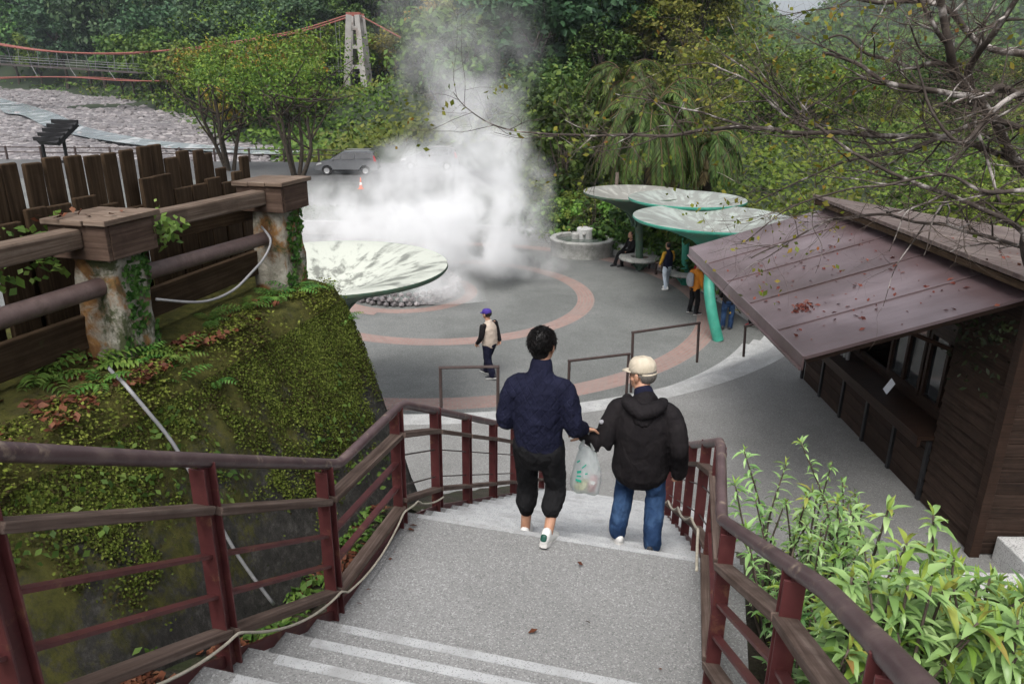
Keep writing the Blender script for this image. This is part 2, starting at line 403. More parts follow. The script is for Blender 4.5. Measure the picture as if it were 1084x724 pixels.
M['earth'] = pm('dark damp earth', [(.3, (.02, .017, .012)), (.7, (.06, .05, .034))], 8, .95, .8, 30, bdist=.03, stain=((.03, .04, .012), 3, .5, .65))
M['hill'] = pm('dark green hillside ground', [(.3, (.012, .02, .009)), (.7, (.028, .042, .016))], .2, .95, .3, 1)  # mottled dark green, the ground's own colour
M['riverbed'] = pm('grey river shingle', [(.25, (.07, .065, .069)), (.5, (.14, .13, .135)), (.75, (.22, .205, .207))], 1.3, .9, .8, 1.6, bdist=.4, stain=((.13, .125, .128), .05, .5, .62), speck=((.33, .31, .305), 1.6, .2), detail=9)
M['rock'] = pm('river boulder', [(.25, (.08, .074, .078)), (.75, (.27, .25, .25))], .7, .85, .5, 4, bdist=.1, isl=.35)
M['asphalt'] = aggregate('road asphalt', (.105, .107, .108), (.05, .05, .05), (.17, .17, .17), (.7, .7, .7), .5)

M['leaf_dark'] = leafmat('deep green leaves', [(.013, .034, .008), (.034, .074, .014), (.066, .12, .022), (.12, .175, .036)], .15)
M['leaf_mid'] = leafmat('mid green leaves', [(.022, .05, .008), (.055, .105, .015), (.10, .165, .024), (.165, .22, .045)], .2)
M['leaf_bright'] = leafmat('bright green leaves', [(.04, .075, .010), (.09, .15, .019), (.15, .215, .032), (.22, .26, .055)], .25)
M['leaf_olive'] = leafmat('olive green leaves', [(.045, .06, .012), (.09, .115, .02), (.145, .165, .03), (.2, .2, .045)], .25)
M['leaf_gold'] = leafmat('yellowing leaves', [(.10, .095, .015), (.2, .165, .022), (.30, .23, .03), (.26, .14, .03)], .25)
M['leaf_blue'] = leafmat('blue green leaves', [(.014, .036, .017), (.034, .075, .032), (.06, .115, .048), (.095, .155, .065)], .15)
M['leaf_bush'] = leafmat('fresh pale green leaves', [(.08, .16, .045), (.16, .28, .085), (.25, .39, .14), (.35, .47, .22)], .3, .36, 3.0, .5)
M['leaf_tip'] = leafmat('yellow green young leaves', [(.10, .19, .03), (.17, .27, .045), (.24, .30, .06), (.26, .15, .05)], .3, .4, 5.0)
M['leaf_fern'] = leafmat('fern green leaves', [(.03, .075, .014), (.06, .13, .024), (.10, .185, .036), (.15, .23, .055)], .25, .45, 6)
M['leaf_palm'] = leafmat('hanging frond green', [(.018, .034, .009), (.042, .068, .015), (.075, .108, .024), (.12, .15, .04)], .2, .5, 1.2)
M['frond_dry'] = leafmat('dry frond brown', [(.05, .035, .018), (.10, .07, .035), (.16, .115, .06), (.2, .15, .09)], .15)
M['leaf_dead'] = leafmat('fallen red brown leaves', [(.05, .018, .010), (.12, .042, .020), (.19, .075, .036), (.24, .13, .07)], .1, .6, 8)
M['leaf_sparse'] = leafmat('lime and amber leaves', [(.05, .09, .012), (.12, .17, .02), (.22, .22, .03), (.25, .11, .02)], .3, .5, 2)
M['moss_tuft'] = leafmat('moss tufts', [(.045, .034, .015), (.065, .085, .016), (.125, .155, .025), (.2, .225, .05)], .15, .85, 3, .08, .85)
M['leaf_shade'] = leafmat('leaves with painted shade', [(.006, .01, .004), (.012, .02, .006), (.022, .034, .01), (.04, .05, .014)], .1)  # near-black greens: the shade under the eave is painted into the leaf colour
M['bark'] = pm('dark bark', [(.3, (.022, .017, .012)), (.7, (.07, .055, .042))], 6, .9, .6, 20, bdist=.02)
M['bark_lichen'] = pm('lichened branch bark', [(.3, (.025, .019, .016)), (.55, (.055, .043, .036)), (.75, (.10, .082, .07))], 8, .85, .5, 30, bdist=.006, stain=((.36, .33, .31), 3.2, .53, .63))
M['bark_pale'] = pm('brown branch bark', [(.3, (.045, .033, .026)), (.7, (.11, .085, .068))], 8, .8, .4, 30, bdist=.006)

def fabric(name, c1, c2, rough=.85, scale=7, quilt=0, wr=.35, weave=700, stain=None, sheen=0.0):
    t = NT(name); c = t.coord('Object'); n = t.noise(c, scale, 5, .6, .6); col = t.ramp(n, [(.3, c1), (.7, c2)])
    if stain: col = t.mix(t.ramp(t.noise(c, stain[1], 5, .6, .4), [(stain[2], 0.0), (stain[3], 1.0)]), col, stain[0])
    t.setc(col); t.p(Roughness=rough); t.b.inputs['Specular IOR Level'].default_value = .1
    if sheen: t.b.inputs['Sheen Weight'].default_value = sheen
    b = t.bump(t.noise(t.n('ShaderNodeMapping', _Vector=c, _Scale=(1, 1, .55)).outputs[0], 11, 3, .55, 1.2), wr, .03)
    if quilt:
        s = t.n('ShaderNodeSeparateXYZ', _0=c)
        a = t.math('PINGPONG', t.math('ADD', t.math('MULTIPLY', s.outputs[0], 1.25), s.outputs[2]), quilt); d = t.math('PINGPONG', t.math('SUBTRACT', t.math('MULTIPLY', s.outputs[0], 1.25), s.outputs[2]), quilt)
        h = t.math('MINIMUM', a, d); h = t.math('MINIMUM', h, .010)
        b = t.bump(h, .65, .4, b)
    t.bump(t.noise(c, weave, 2), .15, .001, b); return t.m
M['navy'] = fabric('quilted navy cloth', (.006, .0066, .0165), (.0125, .014, .032), .85, 6, .042, .6)
M['navy_plain'] = fabric('plain navy cloth', (.006, .0066, .016), (.012, .0132, .030), .85, 6)
M['black'] = fabric('black trouser cloth', (.006, .006, .007), (.014, .014, .015), .85, 6, 0, .6)
M['black_jkt'] = fabric('black softshell cloth', (.007, .006, .007), (.015, .013, .014), .8, 5, 0, .5)
M['denim'] = fabric('blue denim', (.009, .022, .058), (.024, .052, .115), .88, 5, 0, .8, 500, ((.05, .095, .18), 5, .5, .75))
M['cream'] = fabric('cream cotton', (.40, .35, .27), (.52, .46, .37), .85, 8, 0, .5)
M['puffer'] = fabric('cream padded cloth', (.40, .33, .27), (.52, .44, .37), .7, 6, .045, .4)
M['purple'] = fabric('purple cotton', (.04, .025, .16), (.065, .04, .24), .8, 8, 0, .1)
M['jeans_pale'] = fabric('pale jeans', (.32, .37, .44), (.45, .5, .56), .85)
M['yellow'] = fabric('mustard sleeve cloth', (.38, .2, .02), (.5, .29, .04), .8)
M['orange'] = fabric('orange jacket cloth', (.45, .15, .015), (.58, .22, .03), .7)
M['greycloth'] = fabric('grey bag cloth', (.22, .22, .24), (.33, .33, .35), .8)
M['redcloth'] = fabric('red cloth', (.3, .02, .03), (.42, .04, .05), .8)
M['pinkcloth'] = fabric('pink cloth', (.45, .2, .24), (.55, .28, .32), .8)
M['skin'] = pm('tan skin', [(.3, (.36, .19, .12)), (.7, (.46, .26, .175))], 14, .5, .08, 90, bdist=.002); M['skin'].node_tree.nodes['Principled BSDF'].inputs['Subsurface Weight'].default_value = .12
M['skin'].node_tree.nodes['Principled BSDF'].inputs['Subsurface Radius'].default_value = (.012, .005, .003)
M['hair'] = pm('black hair', [(.3, (.004, .0035, .0035)), (.7, (.011, .0095, .0095))], 30, .55, .4, 120, bdist=.002, spec=.3)
M['hair_grey'] = pm('greying cropped hair', [(.3, (.05, .045, .04)), (.7, (.16, .145, .13))], 120, .7, .5, 200, bdist=.002)
M['shoe'] = pm('white shoe leather', [(.3, (.58, .58, .56)), (.7, (.72, .72, .70))], 8, .5, .1, 40)
M['shoe_sole'] = pm('shoe sole rubber', [(.3, (.45, .44, .42)), (.7, (.6, .59, .57))], 12, .7, .1, 60)
M['shoe_dark'] = pm('dark shoe', [(.3, (.015, .015, .018)), (.7, (.04, .04, .045))], 12, .6, .1, 60)
M['shoe_green'] = pm('dark green heel tab', [(.3, (.008, .05, .038)), (.7, (.015, .085, .06))], 12, .5, .05, 60)
M['eye'] = pm('eye', [(.3, (.02, .015, .012)), (.7, (.05, .035, .03))], 9, .15, 0)
M['blackplastic'] = pm('black metal case', [(.3, (.008, .008, .009)), (.7, (.02, .02, .022))], 9, .45, .1, 60)
M['pipe_grey'] = pm('grey conduit', [(.3, (.17, .17, .175)), (.7, (.27, .27, .275))], 10, .5, .08, 60, stain=((.2, .2, .19), 8, .55, .75))
M['rope'] = pm('pale twisted cord', [(.3, (.32, .29, .23)), (.7, (.48, .44, .36))], 30, .85, .5, 150)
M['orange_plastic'] = pm('orange cone plastic', [(.3, (.6, .09, .02)), (.7, (.7, .14, .04))], 9, .5, 0)
M['white_paint'] = pm('white paint', [(.3, (.66, .66, .65)), (.7, (.78, .78, .77))], 9, .6, .1, 40)
M['pinkred'] = pm('faded red cable sleeve', [(.3, (.17, .05, .04)), (.7, (.25, .085, .065))], 3, .7, 0)
M['tower'] = pm('pale grey bridge concrete', [(.3, (.22, .21, .20)), (.7, (.38, .365, .345))], .5, .8, .2, 4, stain=((.14, .10, .085), .35, .55, .7))
M['bridge_steel'] = pm('grey brown bridge steel', [(.3, (.04, .033, .03)), (.7, (.08, .068, .064))], 2, .7, 0)
M['bridge_wire'] = pm('galvanised wire', [(.3, (.16, .16, .165)), (.7, (.24, .24, .245))], 2, .5, 0)
def glass(name, col=(.02, .022, .025), rough=.06):
    t = NT(name); t.setc(col); t.p(Roughness=rough); t.b.inputs['Specular IOR Level'].default_value = .8; return t.m
M['glass_dark'] = glass('dark reflective glass')
M['car_paint'] = pm('silver grey car paint', [(.3, (.15, .155, .165)), (.7, (.18, .185, .195))], 3, .3, 0, metal=.6, spec=.5, rvar=.03)
M['tyre'] = pm('tyre rubber', [(.3, (.012, .012, .012)), (.7, (.025, .025, .025))], 20, .85, .1)
M['alloy'] = pm('alloy wheel metal', [(.3, (.5, .5, .51)), (.7, (.6, .6, .61))], 9, .35, 0, metal=.8)
M['lamp_red'] = pm('red lamp lens', [(.3, (.35, .01, .012)), (.7, (.45, .02, .02))], 9, .2, 0)
M['lamp_clear'] = pm('clear lamp lens', [(.3, (.6, .6, .6)), (.7, (.75, .75, .75))], 9, .15, 0)
def water(name, col, scale, rough=.08, foam=None):
    t = NT(name); c = t.coord('Object'); cc = t.ramp(t.noise(c, scale, 4), [(.3, col), (.7, tuple(x * 1.5 for x in col))])
    if foam: cc = t.mix(t.ramp(t.noise(t.n('ShaderNodeMapping', _Vector=c, _Scale=(1, .35, 1)).outputs[0], .35, 7, .7, .5), [(foam, 0.0), (foam + .1, 1.0)]), cc, (.62, .65, .67))
    t.setc(cc); t.p(Roughness=rough); t.b.inputs['Specular IOR Level'].default_value = .6; t.bump(t.noise(c, scale * 4, 4), .3, .05); return t.m
M['river'] = water('milky river water', (.22, .25, .27), .5, .2, .52)
M['pool'] = water('hot spring water', (.06, .075, .065), 1.5)
M['note'] = pm('white paper', [(.3, (.72, .74, .8)), (.7, (.8, .82, .86))], 9, .8, 0)
def bagmat():
    t = NT('translucent bag film'); c = t.coord('Object'); s = t.n('ShaderNodeSeparateXYZ', _0=c)
    n = t.noise(c, 28, 4, .6, .8); col = t.ramp(n, [(.3, (.82, .87, .87)), (.7, (.93, .96, .96))]); t.setc(col); t.p(Roughness=.28)
    tr = t.n('ShaderNodeBsdfTransparent', _Color=(.93, .97, .97, 1)); tl = t.n('ShaderNodeBsdfTranslucent', _Color=col)
    m1 = t.n('ShaderNodeMixShader', _0=.45); t.l(t.b.outputs[0], m1.inputs[1]); t.l(tl.outputs[0], m1.inputs[2])
    m2 = t.n('ShaderNodeMixShader', _0=.42); t.l(m1.outputs[0], m2.inputs[1]); t.l(tr.outputs[0], m2.inputs[2]); t.l(m2.outputs[0], t.out.inputs[0])
    t.bump(t.noise(t.n('ShaderNodeMapping', _Vector=c, _Scale=(1, 1, .3)).outputs[0], 38, 4, .6, 1.0), .8, .03); return t.m
M['bag'] = bagmat()
M['bag_green'] = pm('green bag print', [(.3, (.02, .36, .25)), (.7, (.04, .48, .34))], 9, .4, 0)
M['can_red'] = pm('red drink can', [(.3, (.30, .03, .05)), (.7, (.42, .06, .08))], 30, .35, 0)
M['veg'] = pm('yellow green produce', [(.3, (.32, .34, .06)), (.7, (.5, .48, .14))], 20, .5, .3)
# ------------------------------------------------------------------ camera, sky, sun
cam = bpy.data.cameras.new('camera'); co = bpy.data.objects.new('camera', cam); COL.objects.link(co); scene.camera = co
cam.lens = 36 * 790 / 1084; cam.sensor_width = 36; cam.clip_start = .05; cam.clip_end = 5000
PITCH = math.radians(19.45); ROLL = math.atan2(22, 2234)
fwd = V((0, math.cos(PITCH), -math.sin(PITCH))); up0 = V((0, math.sin(PITCH), math.cos(PITCH))); rt0 = V((1, 0, 0))
cx = rt0 * math.cos(ROLL) + up0 * math.sin(ROLL); cy = -rt0 * math.sin(ROLL) + up0 * math.cos(ROLL)
co.matrix_world = Matrix(((cx.x, cy.x, -fwd.x, 0), (cx.y, cy.y, -fwd.y, 0), (cx.z, cy.z, -fwd.z, 6.8), (0, 0, 0, 1)))
w = bpy.data.worlds.new('World'); scene.world = w; w.use_nodes = True; nt = w.node_tree
sky = nt.nodes.new('ShaderNodeTexSky'); sky.sky_type = 'NISHITA'; sky.sun_disc = False
SUN_EL, SUN_AZ = 58, 200
sky.sun_elevation = math.radians(SUN_EL); sky.sun_rotation = math.radians(SUN_AZ); sky.air_density = 1.0; sky.dust_density = 8.0; sky.ozone_density = .6; sky.altitude = 300
hs = nt.nodes.new('ShaderNodeHueSaturation'); hs.inputs['Saturation'].default_value = .32; nt.links.new(sky.outputs[0], hs.inputs['Color'])
nt.links.new(hs.outputs[0], nt.nodes['Background'].inputs[0]); nt.nodes['Background'].inputs[1].default_value = .15
sun = bpy.data.lights.new('sun', 'SUN'); sun.energy = .9; sun.angle = math.radians(25); sun.color = (1, .98, .95)
so = bpy.data.objects.new('sun', sun); COL.objects.link(so)
so.rotation_euler = (math.radians(90 - SUN_EL), 0, math.radians(180 - SUN_AZ))
vs = scene.view_settings; vs.view_transform = 'Standard'; vs.look = 'None'; vs.gamma = 1; vs.use_curve_mapping = False; vs.exposure = 0.7
scene.render.engine = 'CYCLES'; cy_ = scene.cycles
cy_.use_denoising = True
try: cy_.denoiser = 'OPENIMAGEDENOISE'
except Exception: pass
cy_.max_bounces = 10; cy_.diffuse_bounces = 3; cy_.glossy_bounces = 2; cy_.transmission_bounces = 4; cy_.transparent_max_bounces = 12; cy_.volume_bounces = 8
cy_.volume_step_rate = 1.0; cy_.volume_max_steps = 160; cy_.sample_clamp_indirect = 6; cy_.use_adaptive_sampling = True; cy_.adaptive_threshold = .02

# ------------------------------------------------------------------ terrain
EDGE = [(62, 0), (70, -18.5), (92, -31), (98, -37), (128, -53), (166, -79), (190, -99), (215, -125), (240, -156), (262, -220), (300, -420)]
def edge_x(y):
    if y <= EDGE[0][0]: return 400
    for (a, xa), (b, xb) in zip(EDGE, EDGE[1:]):
        if y <= b: return lerp(xa, xb, (y - a) / (b - a))
    return -420
def river_z(y): return -2 + .029 * (min(y, 300) - 70)
RC = V((-2.3, 23.5))
def terrain(x, y):
    r = math.hypot(x, y); az = math.degrees(math.atan2(x, y)); h = -.12
    dR = math.hypot(x - RC.x, y - RC.y)
    if y > 14 and x > -1.5 and dR > 10: h += min(3.0, .075 * (dR - 10)) * sstep(-1.5, 4, x) * sstep(14, 20, y)
    if y > 58:
        rz = river_z(y); d = (x - edge_x(y)) * .75 if y > 62 else -10
        if y > 262: d = max(d, (y - 250) * .9)
        if y > 64.5 and x < 0 or d > 0:
            hill = min(200, max(0, d))
            wl = sstep(18.5, 13.0, az) * (1 - .0 * sstep(-20, -40, az))
            hz = (min(hill, 26) * .14 + max(0, hill - 14) * .40 * (1 - .35 * sstep(120, 300, hill)))
            base = rz if y > 80 else lerp(-.12, rz, sstep(64.5, 80, y))
            if x > -18: base = max(base, lerp(base, .5, sstep(-25, -5, x)))
            if d <= 0: h = min(base - .6, -.12) if y < 90 else base - .6
            else: h = base - .6 * (1 - sstep(0, 3, d)) + hz * wl + (1 - wl) * (min(d, 60) * .045 + min(max(0, d - 60), 90) * .01)
    if y > 100:
        q = math.hypot(x + 30, (y - 146) * .8)
        if q < 26: h = lerp(min(h, 4.2), h, sstep(9, 26, q))
    if r > 420:
        f = sstep(17.2, 23, az); k = sstep(420, 1050, r)
        h += k * (lerp(62, 165, sstep(19.8, 24.5, az)) + 6 * math.sin(az * 1.9) + 4 * math.sin(az * 4.1 + 1)) * sstep(15.0, 16.6, az) * min(1, 1050 / max(r, 1050) + .2)
    return h + (noise.noise(V((x * .02, y * .02, 0))) * 3 * sstep(100, 250, r))
vv = []; ff = []; NA = 150; rs_ = [2, 8, 14, 20, 26, 32, 38, 44, 50, 55, 60, 64, 68, 72, 76, 80, 85, 90, 95, 100]
while rs_[-1] < 2600: rs_.append(rs_[-1] * 1.06)
for r in rs_:
    for k in range(NA + 1):
        a = math.radians(-78 + 156 * k / NA); x, y = r * math.sin(a), r * math.cos(a); vv.append((x, y, terrain(x, y)))
for i in range(len(rs_) - 1):
    for k in range(NA): o = i * (NA + 1) + k; ff.append((o, o + 1, o + NA + 2, o + NA + 1))
mb = MB(); mb.add(vv, ff); tag(mb.build('ground', M['hill'], smooth=True), kind='structure')

# river bed with its own relief
vv = []; ff = []; ny, nx = 110, 90
def bed_h(x, y): return river_z(y) + noise.fractal(V((x * .06, y * .06, 3)), .8, 2, 4) * .45 * sstep(65, 80, y)
for j in range(ny + 1):
    y = 64 * (300 / 64) ** (j / ny); x1 = min(edge_x(y) + 6, 0) if y > 62 else 0; x1 = max(x1, -420)
    for i in range(nx + 1):
        x = lerp(x1, x1 - 190, (i / nx) ** 1.3); z = bed_h(x, y)
        if y < 70: z = lerp(-.3, z, sstep(64.3, 70, y))
        vv.append((x, y, z))
for j in range(ny):
    for i in range(nx): o = j * (nx + 1) + i; ff.append((o, o + nx + 1, o + nx + 2, o + 1))
mb = MB(); mb.add(vv, ff); tag(mb.build('riverbed', M['riverbed'], smooth=True), kind='structure')
rs = np.random.default_rng(5)
mb = MB(); ico = [(0, 0, 1)] + [(.9 * math.cos(a), .9 * math.sin(a), .4) for a in [k * 2 * PI / 5 for k in range(5)]] + [(.9 * math.cos(a), .9 * math.sin(a), -.4) for a in [(k + .5) * 2 * PI / 5 for k in range(5)]]
icf = [(0, 1 + k, 1 + (k + 1) % 5) for k in range(5)] + [(1 + k, 6 + k, 1 + (k + 1) % 5) for k in range(5)] + [(1 + (k + 1) % 5, 6 + k, 6 + (k + 1) % 5) for k in range(5)]
for _ in range(9500):
    y = 70 * (255 / 70) ** rs.random(); x = edge_x(y) - 1 - (y * .9) * rs.random()
    if x < -y * .85: continue
    s = (.08 + .26 * rs.random() ** 3) * (.6 + y / 110); q = rs.random(3); a = rs.random() * 6
    mb.add([(x + s * (1 + q[0]) * (v[0] * math.cos(a) - v[1] * math.sin(a)), y + s * (v[0] * math.sin(a) + v[1] * math.cos(a)), bed_h(x, y) + s * .7 * v[2] * (.5 + q[1])) for v in ico], icf)
tag(mb.build('river_stones', M['rock']), 'grey river boulders strewn over the shingle bed', kind='stuff')
# milky stream
WL = [(-176, 250), (-116, 177), (-97, 156), (-78, 133), (-62, 112), (-47.5, 98), (-38, 92), (-26, 87.5), (-12, 84)]
WR = [(-150, 228), (-95, 144), (-82.8, 131), (-67, 111), (-56, 99.5), (-45, 91), (-37, 86.5), (-26, 82.5), (-12, 78)]
mb = MB(); n = len(WL); pts = []
for a, b in zip(catmull([(x, y, 0) for x, y in WL], 5), catmull([(x, y, 0) for x, y in WR], 5)):
    for k in range(5):
        p = a.lerp(b, k / 4); pts.append((p.x, p.y, river_z(p.y) + .38))
m = len(pts) // 5
mb.add(pts, [(i * 5 + k, i * 5 + k + 1, i * 5 + k + 6, i * 5 + k + 5) for i in range(m - 1) for k in range(4)]); tag(mb.build('river', M['river'], smooth=True), kind='structure')

# ------------------------------------------------------------------ plaza, road, terrace, steps
def arc(c, r, a0, a1, n): return [(c[0] + r * math.cos(math.radians(lerp(a0, a1, k / n))), c[1] + r * math.sin(math.radians(lerp(a0, a1, k / n)))) for k in range(n + 1)]
poly = [(-60, 2), (13, 2), (13, 19)] + arc(RC, 10.6, -20, 92, 40)[0:] + [(-2.6, 36), (-2.6, 51.9), (-60, 51.9)]
mb = MB(); mb.add([(x, y, 0) for x, y in poly], [tuple(range(len(poly)))]); tag(mb.build('plaza', M['plaza']), kind='structure')
mb = MB(); mb.add([(-120, 50.9, -.02), (6, 50.9, -.02), (6, 64.2, -.02), (-120, 64.2, -.02)], [(0, 1, 2, 3)]); tag(mb.build('road', M['asphalt']), kind='structure')
def ring(name, c, r0, r1, z, a0=0, a1=360, n=160, m='brick'):
    mb = MB(); P = arc(c, r0, a0, a1, n); Q = arc(c, r1, a0, a1, n); da = math.radians(a1 - a0) / n
    pts = [(x, y, z) for x, y in P + Q]; k = n + 1
    mb.add(pts, [(i, i + 1, k + i + 1, k + i) for i in range(n)], [[(i * da * r1, 0), ((i + 1) * da * r1, 0), ((i + 1) * da * r1, r1 - r0), (i * da * r1, r1 - r0)] for i in range(n)])
    return tag(mb.build(name, M[m]), kind='structure')
ring('paver_path', RC, 8.12, 8.76, .004)
ring('paver_path', (-2.3, 23.9), 4.45, 5.0, .004)
ring('paver_path', (-3.6, 24.2), 2.0, 2.42, .004)
mb = MB(); a = V((-4.9, 21.3, .008)); mb.add([(-5.1, 21.9, .008), (-4.2, 21.55, .008), (-4.1, 22.0, .008), (-5.0, 22.35, .008)], [(0, 1, 2, 3)], [[(0, 0), (1, 0), (1, .45), (0, .45)]]); tag(mb.build('paver_path', M['brick']), kind='structure')

TZ = .95
poly = arc(RC, 11.0, -97, -24, 60) + [(14, 19.0), (14, 1.5), (-3.65, 1.5)]
mb = MB(); mb.prism(poly, lambda a, b, t: (a, b, lerp(-.05, TZ, t)), 0); tag(mb.build('terrace', [M['terrace']]), kind='structure')
mb = MB(); NS = 6
for k in range(NS - 1):   # curved treads down to the plaza, pale edge to each
    r = 9.65 + .27 * k; z = TZ * (k + 1) / NS
    prof = [(r, -.04), (r, z), (r + .27 + .02, z)]
    mb.lathe([(p[0], p[1]) for p in prof], (RC.x, RC.y, 0), 70, 0, math.radians(-97), math.radians(-28.5))
mb.lathe([(10.999, TZ - .17), (10.999, TZ + .004), (11.45, TZ + .004)], (RC.x, RC.y, 0), 70, 0, math.radians(-97), math.radians(-28))
o = mb.build('terrace_steps_path', [M['pale_step']]); tag(o, kind='structure')

# main staircase: local frame x = across, y = down the flight, origin at the end of the landing by the left rail
SO = V((-.8, 4.72, 0)); SRZ = math.atan2(-.25, .968)
def st(t, s, z): return V((SO.x + .25 * s + .968 * t, SO.y + .968 * s - .25 * t, z))
RISE, RUN = .165, .31
def zg(s):
    """walking surface height along the stairs"""
    if s < -1.25: return 3.7 + RISE / RUN * (-1.25 - s) if s > -4.04 else 5.35
    return 3.7 if s < .17 else max(TZ, 3.7 - RISE / RUN * (s - .17))
prof = [(-9, 5.35)]; nos = []
for k in range(9, -1, -1):
    s = -1.25 - RUN * k; z = 3.7 + RISE * (k + 1); prof += [(s, z), (s, z - RISE)]; nos.append((s, z))
nos = nos[0:]
s = .17; z = 3.7; nl = [(s, z)]
prof.append((s, z))
while z - .1618 > TZ + .02:
    z -= .1618; prof.append((s, z)); s += RUN; prof.append((s, z)); nl.append((s, z))
prof += [(s, TZ - .02), (s - .4, TZ - .3), (-1.2, 2.6), (-9, 2.6)]
sr = thing('concrete_stairs', None, None, SO, SRZ); sr['kind'] = 'structure'
T0, T1 = -.03, 2.42
mb = MB(); mb.prism([(a, b) for a, b in prof][::-1], lambda a, b, t: (lerp(T0, T1, t), a, b)); mb.build('stair_body', M['landing'], sr)
mb = MB()
for s, z in nos: mb.box((lerp(.14, T1, .5), s - .036, z + .001), (T1 - .22, .06, .008), 0)
mb.build('upper_nosing', M['nosing'], sr)
mb = MB()
for i, (s, z) in enumerate(nl):
    w = .05 if i == 0 else .15
    mb.box((lerp(.05, T1 - .1, .5), s - w / 2 - .004, z + .001), (T1 - .2, w, .008))
mb.build('lower_nosing', M['nosing'], sr)

# planted slope to the right of the stairs and strip to the left
vv = []; ff = []; ns, ntt = 40, 16
for i in range(ns + 1):
    s = lerp(-9, 6.0, i / ns)
    for j in range(ntt + 1):
        t = lerp(2.38, 9, j / ntt); z = max(TZ - .05, zg(s) - .22 - max(0, t - 3.0) * .85 + noise.noise(V((s, t, 0))) * .12)
        if s > 2.6: z = min(z, lerp(z, TZ - .05, sstep(2.6, 3.6, s)))
        vv.append(st(t, s, z))
for i in range(ns):
    for j in range(ntt): o = i * (ntt + 1) + j; ff.append((o, o + 1, o + ntt + 2, o + ntt + 1))
mb = MB(); mb.add(vv, ff); tag(mb.build('planted_terrain', M['earth'], smooth=True), kind='structure')
vv = []; ff = []
for i in range(61):
    s = lerp(-6, 6, i / 60)
    for j in range(7):
        t = lerp(-.5, -.02, j / 6); vv.append(st(t, s, zg(s) + (-.0 if s < .3 else -.05) + .03 + .06 * max(0, -t - .2) + noise.noise(V((s * 3, t * 3, 0))) * .02))
for i in range(60):
    for j in range(6): o = i * 7 + j; ff.append((o, o + 1, o + 8, o + 7))
mb = MB(); mb.add(vv, ff); tag(mb.build('strip_terrain', M['earth'], smooth=True), kind='structure')
# kerbs and granite block at the kiosk corner
mb = MB(); mb.beam((4.2, 7.55, 1.03), (9.5, 7.35, 1.03), .5, .2); tag(mb.build('kerb', M['granite'], bevel=.012), kind='structure')
mb = MB(); mb.box((6.95, 7.95, 1.12), (1.35, .62, .36)); b = tag(mb.build('granite_block', M['granite'], bevel=.015), 'pale granite block at the foot of the kiosk corner', 'block')

# ------------------------------------------------------------------ mossy retaining wall
prof = [(-2.6, 5.18), (-2.1, 5.2), (-1.75, 5.22), (-1.4, 5.22), (-1.15, 5.20), (-.97, 5.17), (-.90, 5.06)]
nface = 26
vv = []; ff = []; S = [lerp(-7, 1.05, i / 130) for i in range(131)]
def face(s):
    zb = zg(s) - .04; pr = list(prof)
    for k in range(1, nface + 1):
        u = k / nface; pr.append((lerp(-.90, -.26, u ** .9), lerp(5.06, zb, u)))
    return pr
NP = len(prof) + nface
def wp(s, t, z, amp=.018):
    n1 = noise.fractal(V((s * 2.2, t * 2.2, z * 2.2)), .9, 2.1, 5); n2 = noise.noise(V((s * .7, 3, z * .7)))
    return st(t + n1 * amp + n2 * .02, s + n1 * amp * .4, z + n1 * amp * .6)
for s in S:
    for t, z in face(s): vv.append(wp(s, t, z))
for i in range(len(S) - 1):
    for k in range(NP - 1): o = i * NP + k; ff.append((o, o + NP, o + NP + 1, o + 1))
# end face running down to the plaza
base = (len(S) - 1) * NP; rows = [[base + k for k in range(NP)]]
for q in range(1, 9):
    row = []
    for k, (t, z) in enumerate(face(1.05)):
        u = q / 8; zz = lerp(z, max(.5, z - 4.4), u) if k < len(prof) else lerp(z, min(z, .5), u)
        row.append(len(vv)); vv.append(wp(1.05 - .06 * u, t - 1.6 * u, zz))
    rows.append(row)
for a, b in zip(rows, rows[1:]):
    for k in range(NP - 1): ff.append((a[k], b[k], b[k + 1], a[k + 1]))
mb = MB(); mb.add(vv, ff); tag(mb.build('retaining_wall', M['mossy'], smooth=True), 'mossy battered concrete wall between the wooden fence and the stairs', 'wall')
